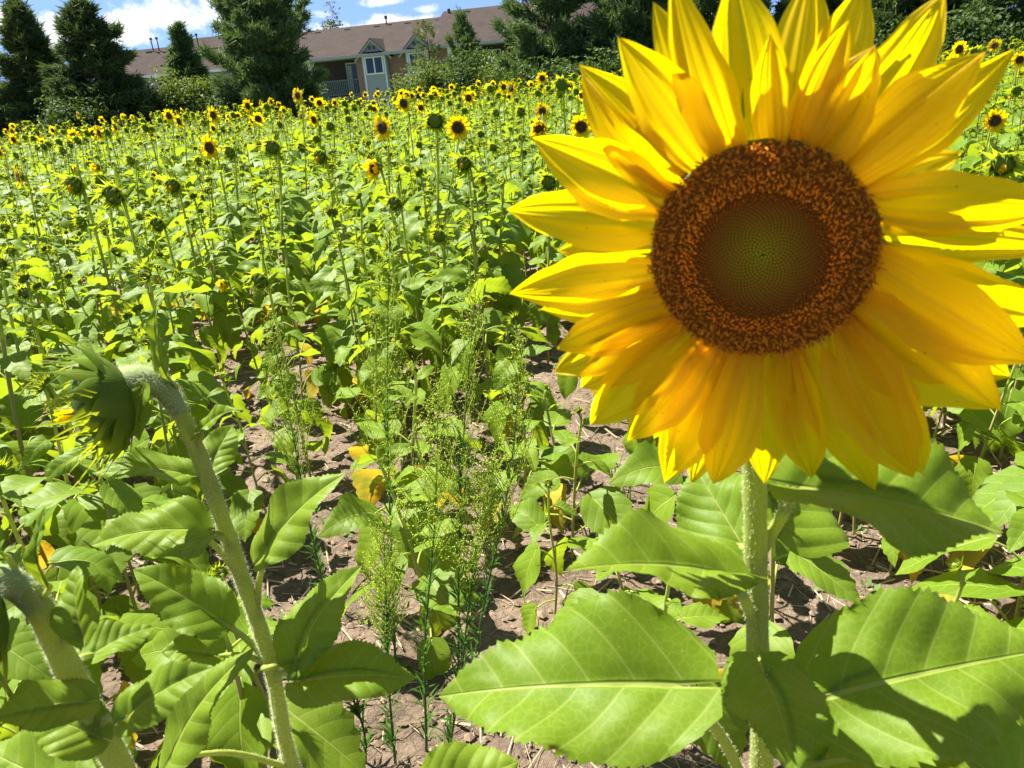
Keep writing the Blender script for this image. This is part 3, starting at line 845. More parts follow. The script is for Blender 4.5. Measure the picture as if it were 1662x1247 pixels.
def head_mbs(kind, R, seed, lod):
    """parts of a head facing +Z, centre at the origin: list of (name, MB, stuff)"""
    r = np.random.default_rng(seed)
    body = MB()
    # receptacle: shallow cup behind
    k = 12 if lod == 1 else 6
    prof = [(0.12, -.9), (.55, -.72), (.95, -.35), (1.0, -.05), (.9, .12)] if kind == 'B' else [(0.12, -.42), (.6, -.32), (1.0, -.10), (1.0, .02)]
    vs = []; fs = []
    for i, (a, b) in enumerate(prof):
        for j in range(k):
            th = 6.2832 * j / k; vs.append((a * R * math.cos(th), a * R * math.sin(th), b * R))
    for i in range(len(prof) - 1):
        for j in range(k):
            j2 = (j + 1) % k; fs.append((i * k + j, i * k + j2, (i + 1) * k + j2, (i + 1) * k + j))
    body.add(vs, fs, 'receptacle')
    parts = [('flower_head' if kind != 'B' else 'bud', body, False)]
    if kind == 'B':
        rows = ((11, 2.2, .44, .55, 1.15, 2.2), (13, 2.6, .44, .85, .80, 1.95), (13, 2.6, .42, 1.0, .30, 1.65), (9, 2.2, .40, 1.0, -.2, 1.4)) if lod == 1 else ((9, 2.5, .6, .7, 1.0, 2.0), (8, 2.4, .6, 1.0, .2, 1.6))
        o = 0
        for (cnt, L, w, lift, fl, p1_) in rows:
            for j in range(cnt):
                az = 6.2832 * (j + o) / cnt + r.normal() * .1
                G, UV = bract_strip(R * (1 + .02 * o), L * R * (.85 + .35 * r.random()), w * R, az, lift * (.85 + .3 * r.random()), fl + r.normal() * .2, int(r.integers(1 << 30)), 6 if lod == 1 else 3, p1_)
                body.grid(G, UV, 'bract')
            o += .37
        c = MB(); kk = 10
        vs = [(0, 0, .55 * R)] + [(.55 * R * math.cos(6.2832 * j / kk), .55 * R * math.sin(6.2832 * j / kk), .30 * R) for j in range(kk)] + [(.92 * R * math.cos(6.2832 * j / kk), .92 * R * math.sin(6.2832 * j / kk), 0.05 * R) for j in range(kk)]
        fs = [(0, 1 + j, 1 + (j + 1) % kk) for j in range(kk)] + [(1 + j, 1 + kk + j, 1 + kk + (j + 1) % kk, 1 + (j + 1) % kk) for j in range(kk)]
        c.add(vs, fs, 'bract', [(.5, .5)] * len(vs))
        body.merge(c)
        if r.random() < .35 and lod == 1 and R > .025:
            pt = MB()
            for j in range(16):
                az = r.random() * 6.28; q = .15 + .35 * r.random()
                G, UV = petal_grid(R * .75, R * .20, 3, 2, .2, .1, .0, .02, j)
                er = np.array([math.cos(az), math.sin(az), 0])
                fr = frame(er * R * q + np.array([0, 0, .42 * R]), np.array([0, 0, 1.0]) * .9 - er * .25 + r.normal(size=3) * .15, er)
                pt.grid(apply(G, fr), UV, 'petal')
            parts.append(('petals', pt, True))
        return parts
    # open or half-open flower: disc, petals, green bracts
    d = MB(); kk = 18 if lod == 1 else 8
    rings = [0, .3, .55, .8, 1.0] if lod == 1 else [0, .5, 1.0]
    zz = lambda q: R * (.14 + .10 * math.sin(q * 2.6))
    vs = [(0, 0, zz(0))]; uvs = [(0.5, 0)]
    for q in rings[1:]:
        for j in range(kk):
            th = 6.2832 * j / kk; jj = 1 + .03 * r.normal(); vs.append((q * jj * R * math.cos(th), q * jj * R * math.sin(th), zz(q) if q < 1 else .02 * R)); uvs.append((j / kk, q))
    fs = [(0, 1 + j, 1 + (j + 1) % kk) for j in range(kk)]
    for i in range(len(rings) - 2):
        for j in range(kk):
            j2 = (j + 1) % kk; a = 1 + i * kk; fs.append((a + j, a + kk + j, a + kk + j2, a + j2))
    d.add(vs, fs, 'disc', uvs); parts.append(('disc', d, False))
    p = MB()
    cnt = 30 if lod == 1 else 13
    for j in range(cnt):
        az = 6.2832 * (j + .3 * r.random()) / cnt; back = j % 2
        er = np.array([math.cos(az), math.sin(az), 0])
        if kind == 'F': tilt = .25 * r.normal() * .6 + (.02 if back else .16); L = R * (1.05 + .35 * r.random())
        else: tilt = r.uniform(.5, 2.0); L = R * (.95 + .35 * r.random())
        G, UV = petal_grid(L, R * (.46 + .12 * r.random()) * (1 if lod == 1 else 1.7), 5 if lod == 1 else 2, 2, .12, .08 * r.normal(), .18 * r.normal(), .03, int(r.integers(1 << 30)), .1 * r.normal())
        yd = er * math.cos(tilt) + np.array([0, 0, math.sin(tilt)])
        fr = frame(er * R * .93 - np.array([0, 0, .05 * R * back]), yd, np.array([0, 0, 1.0]) * math.cos(tilt) - er * math.sin(tilt) + np.cross(er, [0, 0, 1]) * r.normal() * .25)
        p.grid(apply(G, fr), UV, 'petal')
    parts.append(('petals', p, True))
    bc = 16 if lod == 1 else 6
    for j in range(bc):
        az = 6.2832 * (j + r.random() * .4) / bc
        G, UV = bract_strip(R * .98, R * (1.7 if kind == 'F' else 2.0), R * .42 * (1 if lod == 1 else 1.6), az, .35 if kind == 'F' else .75, .45, int(r.integers(1 << 30)), 4 if lod == 1 else 2)
        body.grid(G, UV, 'bract')
    return parts


def plant(kind, seed, lod):
    """a sunflower, base at the origin, facing +X before it is turned: (parts, head centre)"""
    r = np.random.default_rng(seed * 7 + 3)
    parts = []
    H = 1.1 if kind in 'FHB' else .78 if kind == 'L' else .50
    nod = {'F': -.05, 'H': -.12, 'B': -.22, 'L': .6, 'S': .7}[kind] + .1 * r.normal()
    R = {'F': .040, 'H': .036, 'B': .034, 'L': .017, 'S': .009}[kind] * (1 + .08 * r.normal())
    lean = r.normal(size=2) * .055
    fdir = unit((1, .25 * r.normal(), nod))
    neck = .055 if kind in 'FHB' else .015
    top = np.array([lean[0] * H - .02, lean[1] * H, H])
    headc = top + fdir * neck + np.array([0, 0, .004])
    base_l = [np.array([0, 0, -.04]), np.array([lean[0] * .2 + r.normal() * .01, lean[1] * .2 + r.normal() * .01, H * .35]), np.array([lean[0] * H * .7 - .012, lean[1] * H * .7, H * .75]), top - np.array([0, 0, .018]), top + np.array([.02, 0, .008]), headc - fdir * R * .4]
    path = spline(base_l, 4 if lod == 1 else 1)
    nv = len(path); ts = np.linspace(0, 1, nv)
    rad = (.0076 - .0020 * ts) * (1 if kind in 'FHB' else .66)
    st = MB(); cut = int(nv * .36) if lod == 1 else 1
    st.tube(path[:cut + 1], rad[:cut + 1], 7 if lod == 1 else 3, 'stem_low', False)
    st.tube(path[cut:], rad[cut:], 7 if lod == 1 else 3, 'stem', False)
    parts.append(('stem', st, None, False))
    nleaf = (16 if kind in 'FHB' else 14 if kind == 'L' else 9) if lod == 1 else 11
    az = r.random() * 6.28
    zpath = path[:, 2]
    order = np.argsort(zpath[: int(nv * .8)])
    for k in range(nleaf):
        q = (k + .5) / nleaf
        z = H * (.10 + .86 * q ** .9)
        i = np.searchsorted(zpath[order], z); i = min(max(i, 0), len(order) - 1)
        p0 = path[order[i]].copy(); p0[2] = min(z, H * .985)
        az += 2.399 + r.normal() * .35
        er = np.array([math.cos(az), math.sin(az), 0])
        big = math.sin(math.pi * min(1, (q + .12)) ** .8)
        L = (.055 + .105 * big) * (.8 + .4 * r.random()) * (1 if kind in 'FHB' else 1.08 if kind == 'L' else 1.0)
        W = L * (.62 + .2 * r.random()) * (1 if q < .7 else .75)
        pl = L * (.75 - .45 * q)
        upk = .55 + .3 * r.normal() if q < .85 else .9
        p1 = p0 + unit(er + np.array([0, 0, upk])) * pl
        hang = r.normal() * .30 + (-1.15 + 1.5 * q) if q < .75 else r.normal() * .3 + .2
        yd = er * math.cos(hang) + np.array([0, 0, math.sin(hang)])
        zn = np.array([0, 0, 1.0]) * math.cos(hang) - er * math.sin(hang) + np.cross(er, [0, 0, 1]) * r.normal() * .35
        yellow = q < .17 and r.random() < .35
        if q < .12 and r.random() < .3: continue
        nm = 'yellow_leaf' if yellow else 'sunflower_leaf'
        lf = MB()
        if lod == 1:
            pp = spline([p0, p0 * .45 + p1 * .55 + np.array([0, 0, .12 * pl]), p1], 3)
            lf.tube(pp, np.linspace(.0032, .0022, len(pp)), 5, 'stem', False)
            G, UV = leaf_grid(L, W, 14, 6, .055, .22 + .2 * r.random(), .05 + .05 * r.normal(), .18 + .12 * r.normal(), .10, int(r.integers(1 << 30)), twist=.4 * r.normal())
        else:
            G, UV = leaf_grid(L * 1.25, W * 1.2, 4, 2, 0, .25 + .2 * r.random(), .05, .18 + .1 * r.normal(), .05, int(r.integers(1 << 30)))
            lf.add([p0, p1, p1 + np.array([0, 0, .005])], [(0, 1, 2)], 'stem')
        lf.grid(apply(G, frame(p1, yd, zn)), UV, nm)
        parts.append(('leaf' if not yellow else 'dead_leaf', lf, None, False))
    # head
    hz = fdir; hx = unit(np.cross([0, 0, 1.0], hz)); hy = np.cross(hz, hx)
    A = np.array([hx, hy, hz])
    hk = 'B' if kind in 'LS' else kind
    first = True
    for (nm, mb, stuff) in head_mbs(hk, R, seed * 13 + 5, lod):
        mb.v = [v @ A + headc for v in mb.v]
        parts.append((nm, mb, None if first else 'head', stuff)); first = False
    if kind in 'FHB' and lod == 1:                       # upright leafy bract at the bend of the neck
        for k in range(3):
            G, UV = leaf_grid(.07 + .03 * r.random(), .022, 6, 2, .03, .4, .1, -.2, .05, k + seed)
            d = unit((-.35 + .3 * r.normal(), .6 * r.normal(), 1))
            lf = MB(); lf.grid(apply(G, frame(top + np.array([0, 0, -.02 * k]), d, np.array([1.0, 0, .2]))), UV, 'sunflower_leaf')
            parts.append(('leaf', lf, None, False))
    return parts, headc, H


TEMPL = {}


def template(kind, var, lod):
    key = (kind, var, lod)
    if key not in TEMPL:
        parts, hc, H = plant(kind, 100 + var * 17 + ord(kind), 1 if lod < 2 else 2)
        if lod == 0:
            TEMPL[key] = ([(nm, mb.mesh(nm), par, stuff) for (nm, mb, par, stuff) in parts], hc, H)
        else:
            tot = MB()
            for (nm, mb, par, stuff) in parts: tot.merge(mb)
            TEMPL[key] = ((tot.mesh('sunflower') if lod == 1 else tot.arrays() + (tot.mats,)), hc, H)
    return TEMPL[key]


SHARED = []


def put_plant(kind, var, lod, loc, rz, sc, label, group, flip=False):
    tp, hc, H = template(kind, var, lod)
    if lod == 0:
        root = empty('sunflower', loc, rz, sc)
        head = None
        for (nm, me, par, stuff) in tp:
            o = bpy.data.objects.new(nm, me); COL.objects.link(o)
            o.parent = head if par == 'head' and head else root
            if nm in ('flower_head', 'bud'): head = o
            if stuff: o['kind'] = 'stuff'
            if nm == 'dead_leaf': o['label'] = 'yellowed drooping lower leaf'
    else:
        root = bpy.data.objects.new('sunflower', tp); COL.objects.link(root)
        root.location = loc; root.rotation_euler = (0, 0, rz); root.scale = (sc, sc, sc)
    tag(root, label, 'sunflower', group)
    if group: SHARED.append((root, kind, loc, rz, sc, hc))
    return root


# heads one can point at: px, py, size in px, kind, label
HEADS = [
    (620, 207, 42, 'F', 'open sunflower with ragged petals left of the round green bud above the field middle'),
    (743, 207, 44, 'F', 'fully open sunflower with round brown disc right next to a green bud'),
    (706, 197, 27, 'B', 'round green bud directly left of the open sunflower with the brown disc'),
    (607, 273, 40, 'H', 'half open sunflower with yellow petals curling out to the left below the ragged open one'),
    (640, 331, 32, 'B', 'tight green bud nodding left below the half open sunflower'),
    (752, 266, 29, 'B', 'green bud below the open sunflower with the round brown disc'),
    (712, 384, 34, 'B', 'pale green bud on a thick stem above the tall horseweeds'),
    (363, 462, 40, 'H', 'opening bud with a yellow centre left of another nodding bud on the left'),
    (420, 457, 42, 'B', 'nodding green bud on a long leaning stem, touching the opening bud to its left'),
    (825, 549, 36, 'B', 'small round bud low down, just left of the lower left petals of the giant sunflower'),
    (340, 240, 42, 'F', 'open sunflower with the largest yellow head in the left part of the field'),
    (372, 248, 20, 'B', 'small bud touching the right side of the large open head on the left'),
    (30, 287, 40, 'F', 'open sunflower at the left edge seen half from the side'),
    (120, 301, 32, 'B', 'larger of two green buds side by side near the left edge'),
    (163, 293, 24, 'B', 'smaller of two green buds side by side near the left edge'),
    (130, 362, 28, 'B', 'green bud nodding left below the two buds near the left edge'),
    (255, 365, 32, 'B', 'spiky pale bud on a bent neck in the left middle of the field'),
    (280, 302, 28, 'B', 'dark green bud with an orange centre right of a small open sunflower on the left'),
    (249, 284, 24, 'F', 'small open sunflower left of the bud with the orange centre'),
    (123, 275, 18, 'H', 'small half open sunflower above the larger of two buds near the left edge'),
    (156, 272, 22, 'H', 'ragged half open sunflower above the smaller of two buds near the left edge'),
    (-2, 247, 28, 'F', 'open sunflower cut by the left edge of the picture'),
    (120, 222, 26, 'F', 'left one of two open sunflowers in front of the second spruce'),
    (161, 216, 27, 'F', 'right one of two open sunflowers in front of the second spruce'),
    (4, 362, 26, 'B', 'green bud cut by the left edge of the picture'),
    (274, 188, 22, 'F', 'open sunflower against the dark foot of the bright green bush'),
    (346, 187, 25, 'F', 'open sunflower below the left side of the big pine'),
    (402, 172, 21, 'F', 'open sunflower raised above its neighbours below the big pine'),
    (483, 155, 21, 'F', 'open sunflower with upright leaves behind it, in front of the balcony corner'),
    (518, 167, 17, 'F', 'open sunflower just right of the one in front of the balcony corner'),
    (441, 240, 26, 'B', 'spiky green bud in the middle distance below the balcony'),
    (880, 127, 19, 'F', 'open sunflower standing highest in front of the large dark pine'),
    (880, 180, 30, 'F', 'open sunflower just above a half open one, left of the giant sunflower'),
    (875, 208, 32, 'H', 'half open sunflower just below an open one, left of the giant sunflower'),
    (943, 206, 44, 'F', 'open sunflower with broad brown disc above the left petals of the giant sunflower'),
    (890, 297, 30, 'B', 'green bud peeping out between the left petals of the giant sunflower'),
    (1615, 196, 48, 'F', 'open sunflower with dark disc at the right edge, beyond the giant petals'),
    (1557, 80, 26, 'F', 'upper one of two open sunflowers close together at the top right'),
    (1545, 102, 28, 'F', 'lower one of two open sunflowers close together at the top right'),
    (1655, 97, 28, 'F', 'open sunflower cut by the right edge at the top right'),
    (1614, 74, 20, 'F', 'open sunflower raised against the dark conifers at the top right'),
]
SMALL = [(63, 226, 14, 'F'), (22, 227, 20, 'F'), (210, 261, 17, 'B'), (405, 209, 16, 'F'), (369, 197, 12, 'F'), (386, 188, 14, 'F'), (489, 240, 16, 'B'), (323, 262, 18, 'B'),
         (607, 177, 17, 'F'), (543, 167, 14, 'F'), (610, 156, 11, 'F'), (668, 156, 15, 'F'), (705, 154, 19, 'F'), (652, 152, 13, 'F'), (719, 156, 12, 'F'), (751, 157, 14, 'F'), (766, 154, 15, 'F'),
         (733, 142, 11, 'F'), (810, 153, 16, 'F'), (834, 151, 13, 'F'), (862, 137, 11, 'F'), (800, 136, 9, 'F'), (815, 137, 11, 'F'), (864, 153, 13, 'F'), (900, 135, 11, 'F'), (912, 166, 12, 'F'),
         (845, 182, 15, 'B'), (780, 218, 15, 'B'), (782, 291, 20, 'B'), (680, 235, 15, 'B'), (593, 232, 14, 'B'), (1512, 86, 17, 'F'), (1580, 83, 13, 'F'), (1657, 120, 22, 'F'), (930, 140, 12, 'F'),
         (765, 240, 14, 'B'), (505, 240, 14, 'B'), (225, 352, 22, 'B'), (440, 165, 13, 'F'), (575, 175, 12, 'F'), (640, 168, 11, 'F'), (690, 172, 11, 'F'), (725, 170, 11, 'F'), (330, 200, 12, 'B'), (190, 225, 13, 'F'),
         (200, 190, 11, 'F'), (215, 191, 11, 'F'), (127, 187, 12, 'F'), (20, 205, 11, 'F'), (300, 200, 10, 'F'), (470, 180, 11, 'F'), (452, 170, 11, 'F'), (60, 240, 12, 'B'), (535, 205, 16, 'B'), (100, 245, 14, 'B'),
         (1590, 150, 20, 'B'), (1640, 160, 18, 'H'), (800, 240, 18, 'B'), (850, 250, 16, 'B'), (660, 275, 18, 'B'), (540, 290, 18, 'B'), (430, 330, 18, 'B'), (330, 320, 18, 'B'), (60, 330, 18, 'B'), (700, 310, 18, 'B')]

placed = []
used = []
vi = 0


def face_rot(jit): return FAZ + jit


def put_head(px, py, size, kind, label, group, lodmax=1):
    global vi
    real = {'F': .172, 'H': .115, 'B': .088}[kind]
    D = real * FPX / size
    D = min(D, 21.0)
    tgt = PD(px, py, D)
    var = vi % 4; vi += 1
    hc, H = template(kind, var, 0)[1:]
    sc = tgt[2] / hc[2]
    sc = min(max(sc, .6), 1.35)
    rz = face_rot(random.uniform(-.3, .3))
    c, s = math.cos(rz), math.sin(rz)
    off = np.array([c * hc[0] - s * hc[1], s * hc[0] + c * hc[1], hc[2]]) * sc
    b = tgt - off
    lod = 0 if D < 7.5 else 1
    put_plant(kind, var, lod, (b[0], b[1], b[2]), rz, sc, label, group)
    used.append((b[0], b[1]))


for h in HEADS: put_head(*h, None)
for (px, py, sz, k) in SMALL:
    put_head(px, py, sz, k, {'F': 'small open yellow sunflower in the far part of the field below the tree line', 'H': 'small half open sunflower near the right edge beyond the giant petals',
                             'B': 'small closed green sunflower bud standing among leaves in the middle of the field'}[k],
             {'F': 'far open sunflowers', 'H': 'half open sunflowers at right', 'B': 'closed buds in the field'}[k])
n_ind = len(HEADS) + len(SMALL) + 4

# random plants in rows
DR = unit((-.225, .974, 0))[:2]; PR = np.array([DR[1], -DR[0]])
cand = []
for ci in range(-70, 95):
    for k in range(-20, 170):
        c = ci * .41 + .14; dl = k * .205
        p = PR * (c + random.gauss(0, .05)) + DR * (dl + random.gauss(0, .06))
        x, y = p
        if y < .50 or y > 22.5 or abs(x) > .74 * y + .9: continue
        cand.append((math.hypot(x, y), x, y))
cand.sort()
far = []
keepout = [(0.16, .42, .42), (-.40, .72, .17), (-.30, 1.35, .24), (-.13, 1.2, .26), (-.05, .75, .38), (.12, .9, .30)]
cnt = 0
stat = {}
for (d, x, y) in cand:
    if any(math.hypot(x - a, y - b) < rr_ for a, b, rr_ in keepout): continue
    if d > 1.2 and any(abs(x - a) + abs(y - b) < .10 for a, b in used): continue
    gap = abs((x * PR[0] + y * PR[1]) - (-.22)) < .24 or abs((x * PR[0] + y * PR[1]) - 1.05) < .16
    if gap and y < 4.2 and random.random() < .55: continue
    if d < 1.1 and random.random() < .2: continue
    u_ = random.random()
    band = d > 7
    pf, pb = ((.03, .17) if d < 12 else (.06 if -.30 < x / y < .12 else .015, .15)) if band else (.0, .10)
    if d < 2.6: pf, pb = 0, 0
    kind = 'F' if u_ < pf else 'B' if u_ < pf + pb else 'L'
    if kind == 'L' and True:
        sc = random.uniform(.85, 1.25) if d > 2.6 else random.uniform(.75, 1.1)
        if (abs(x + .05) < .55 and y < 2.3) or d < 1.5 or (x > .2 and d < 2.2): kind = 'S'; sc = random.uniform(.75, 1.2)
    else: sc = random.gauss(.98, .06)
    rz = face_rot(random.uniform(-.4, .4)) + (random.uniform(-2.5, 2.5) if kind in 'LS' else 0)
    var = random.randrange(4 if kind not in 'LS' else 6)
    z = float(ground_z(np.array([x]), np.array([y]))[0])
    p = np.array([x, y, z + {'F': 1.1, 'B': 1.1, 'H': 1.1, 'L': .75, 'S': .4}[kind] * sc]) - CAM; q_ = np.array([x, y, z]) - CAM
    f_, g_ = max(.05, np.dot(p, FWD)), max(.05, np.dot(q_, FWD))
    px = CX + np.dot(p, RGT) / f_ * FPX; py = CY - np.dot(p, UPV) / f_ * FPX; bx = CX + np.dot(q_, RGT) / g_ * FPX
    inview = (-30 < px < 1692 and -20 < py < 1247) or (0 < bx < 1662 and d > 1.0)
    if kind in 'FB' and d < 9 and any(math.hypot(px - h[0], py - h[1]) < h[2] * 1.1 + 10 for h in HEADS): kind = 'L'; var = var % 4; sc = random.uniform(.85, 1.05)
    if kind in 'LS':
        for h in HEADS[:22]:
            if d < {'F': .172, 'H': .115, 'B': .088}[h[3]] * FPX / h[2] and abs(px - h[0]) < 55 and py < h[1] + 75: sc *= .74; break
    if n_ind < 296 and inview:
        n_ind += 1
        lb = {'S': ('short leafy sunflower plant with drooping heart shaped leaves on open soil', 'short plants on open soil'),
              'L': ('leafy green sunflower plant with no open head, one of the dense crowd in the field', 'leafy plants of the field'),
              'B': ('small closed green sunflower bud standing among leaves in the middle of the field', 'closed buds in the field'),
              'F': ('small open yellow sunflower in the far part of the field below the tree line', 'far open sunflowers')}[kind]
        put_plant(kind, var, 0 if d < 6 else 1, (x, y, z), rz, sc, *lb)
    else:
        far.append((kind, var, x, y, z, rz, sc))

# say where each of the alike plants stands, by the plainest landmark near it
LM = [(620, 207, 'the ragged open sunflower'), (743, 207, 'the brown disced sunflower'), (607, 273, 'the half open sunflower curling left'), (640, 331, 'the tight bud below the ragged flower'),
      (420, 457, 'the long stemmed nodding bud'), (825, 549, 'the round bud by the giant petals'), (340, 240, 'the large open head on the left'), (30, 287, 'the open head by the left edge'),
      (130, 362, 'the left nodding green bud'), (255, 365, 'the spiky pale bud'), (161, 216, 'the two flowers before the second spruce'), (402, 172, 'the raised flower below the big pine'),
      (483, 155, 'the flower before the balcony corner'), (632, 480, 'the tallest horseweed'), (130, 660, 'the big spiky bud'), (705, 154, 'the second gabled bay'), (880, 127, 'the highest flower by the dark pine'),
      (943, 206, 'the broad disced flower by the giant'), (1230, 900, 'the giant flower stem'), (1615, 196, 'the dark disced flower at right'), (1545, 95, 'the two close flowers top right'),
      (440, 700, 'the horseweed leaning left'), (370, 880, 'the hairy stem of the big bud'), (1420, 1050, 'the giant plant\'s right leaf'), (840, 700, 'the horseweed leaning right'), (1250, 760, 'the giant lower petals')]
ORD = ['nearest', 'second nearest', 'third nearest', 'fourth nearest', 'fifth nearest', 'sixth nearest', 'seventh nearest', 'eighth nearest', 'ninth nearest', 'tenth nearest', 'eleventh nearest', 'twelfth nearest', 'thirteenth nearest', 'fourteenth nearest']
WHAT = {'F': 'small open sunflower', 'H': 'small half open sunflower', 'B': 'small green sunflower bud', 'L': 'leafy headless sunflower', 'S': 'short broad leaved sunflower plant'}
buckets = {}
for (o, kind, loc, rz, sc, hc) in SHARED:
    p = np.array([loc[0], loc[1], loc[2] + hc[2] * sc * (.95 if kind in 'FHB' else .8)]) - CAM
    f_ = np.dot(p, FWD)
    if f_ < .1: continue
    px = CX + np.dot(p, RGT) / f_ * FPX; py = CY - np.dot(p, UPV) / f_ * FPX
    if not (0 < px < 1662 and 0 < py < 1247): continue
    dd, i = min((math.hypot(px - a, py - b), i) for i, (a, b, _) in enumerate(LM))
    dx, dy = px - LM[i][0], py - LM[i][1]
    side = ('left of' if dx < 0 else 'right of') if abs(dx) > abs(dy) else ('above' if dy < 0 else 'below')
    buckets.setdefault((kind, i, side), []).append((dd, o))
for (kind, i, side), lst in buckets.items():
    lst.sort(key=lambda q: q[0])
    for k, (dd, o) in enumerate(lst[:14]): o['label'] = WHAT[kind] + ', ' + ORD[k] + ' one ' + side + ' ' + LM[i][2]

# the rest of the crop as one joined mesh
allmats = []; Vs = []; UVs = []; LENs = []; LPs = []; MIs = []; base = 0
for (kind, var, x, y, z, rz, sc) in far:
    (V, UV, lens, loops, mi, mats), hc, H = template(kind, var, 2)
    for q in mats:
        if q not in allmats: allmats.append(q)
    mp = np.array([allmats.index(q) for q in mats])
    c, s = math.cos(rz) * sc, math.sin(rz) * sc
    W = np.stack([V[:, 0] * c - V[:, 1] * s + x, V[:, 0] * s + V[:, 1] * c + y, V[:, 2] * sc + z], -1)
    Vs.append(W); UVs.append(UV); LENs.append(lens); LPs.append(loops + base); MIs.append(mp[mi]); base += len(V)
if Vs:
    me = mesh_from('sunflower_crop', np.concatenate(Vs), np.concatenate(UVs), np.concatenate(LENs), np.concatenate(LPs), np.concatenate(MIs), allmats)
    tag(obj('sunflower_crop', me), 'dense far rows of green and yellow sunflowers up to the tree line', 'sunflower crop', kind='stuff')

# ------------------------------------------------------------------ near plants, built one by one
def hair(path, rad, dens, ln, seed, wid=.00015):
    r = np.random.default_rng(seed)
    path = np.asarray(path); seg = np.linalg.norm(np.diff(path, axis=0), axis=1); cum = np.concatenate(([0], np.cumsum(seg)))
    N = int(cum[-1] * dens)
    s = r.random(N) * cum[-1]
    C = np.stack([np.interp(s, cum, path[:, k]) for k in range(3)], -1)
    T = np.stack([np.interp(s, cum, np.gradient(path[:, k])) for k in range(3)], -1); T /= np.linalg.norm(T, axis=1)[:, None]
    rd = np.interp(s, cum, np.broadcast_to(rad, (len(path),)))
    d = r.normal(size=(N, 3)); d -= T * np.sum(d * T, 1)[:, None]; d /= np.linalg.norm(d, axis=1)[:, None]
    sd = np.cross(d, T)
    dd = d + T * r.normal(size=(N, 1)) * .35 + sd * r.normal(size=(N, 1)) * .3
    L = ln * (.5 + .8 * r.random((N, 1)))
    b = C + d * rd[:, None] * .97
    return np.stack([b - sd * wid, b + sd * wid, b + dd * L], 1).reshape(-1, 3)


def hero_leaf(root, stempt, bpx, tpx, W, nh=(0, -.35, 1), fold=.32, arch=.07, droop=0.0, seed=0, pet_r=.003, yellow=False, bend=None, lobe=.16, peak=.45, serr=.05, twist=0., wav=.10, label=None, asym=0.0):
    b = P(*bpx) if len(bpx) == 3 else np.asarray(bpx); t = P(*tpx)
    L = np.linalg.norm(t - b)
    G, UV = leaf_grid(L, W, 56, 22, serr * .55, fold, arch, droop, wav * 1.5, seed, lobe=lobe, peak=peak, twist=twist, asym=asym)
    mb = MB(); mb.grid(apply(G, frame(b, t - b, nh)), UV, 'yellow_leaf' if yellow else 'sunflower_leaf')
    o = obj('leaf', mb, root)
    if label: o['label'] = label
    # raised midrib underneath
    yy = np.linspace(0, .93, 14); mid = G[:, 9]
    c = MB()
    pts = np.stack([np.interp(yy, UV[:, 9, 1], mid[:, k]) for k in range(3)], -1); pts[:, 2] -= pet_r * np.linspace(.9, .25, len(pts))
    ptw = apply(pts, frame(b, t - b, nh))
    if stempt is not None:
        s = np.asarray(stempt)
        midp = bend if bend is not None else (s * .5 + b * .5 + np.array([0, 0, .10 * np.linalg.norm(s - b)]))
        pp = spline([s, midp, ptw[0]], 7)
        full = np.concatenate([pp, ptw[1:]])
        rad = np.concatenate([np.linspace(pet_r * 1.35, pet_r, len(pp)), np.linspace(pet_r * .62, .0003, len(ptw) - 1)])
    else:
        full = ptw; rad = np.linspace(pet_r * .62, .0003, len(ptw))
    c.tube(full, rad, 7, 'stem')
    p = obj('petiole', c, o)
    if stempt is not None:
        h = hair(full[:len(pp)], rad[:len(pp)], 2200, .0022, seed)
        hh = fast_tris('petiole_hair', h, 'stem_hair', o); hh['kind'] = 'stuff'
    return o


def near_stem(root, pts, r0, r1, seed, neck_from=None, dens=5200, ln=.0028, mat='stem'):
    path = spline(pts, 8); rad = np.linspace(r0, r1, len(path))
    # ribbed, slightly knotted stalk
    rad = rad * (1 + .05 * np.sin(np.arange(len(path)) * 1.7 + seed))
    mb = MB(); mb.tube(path, rad, 14, mat)
    st = obj('stem', mb, root)
    h = fast_tris('stem_hair', hair(path, rad, dens, ln, seed), 'stem_hair', st); h['kind'] = 'stuff'
    return path, rad, st


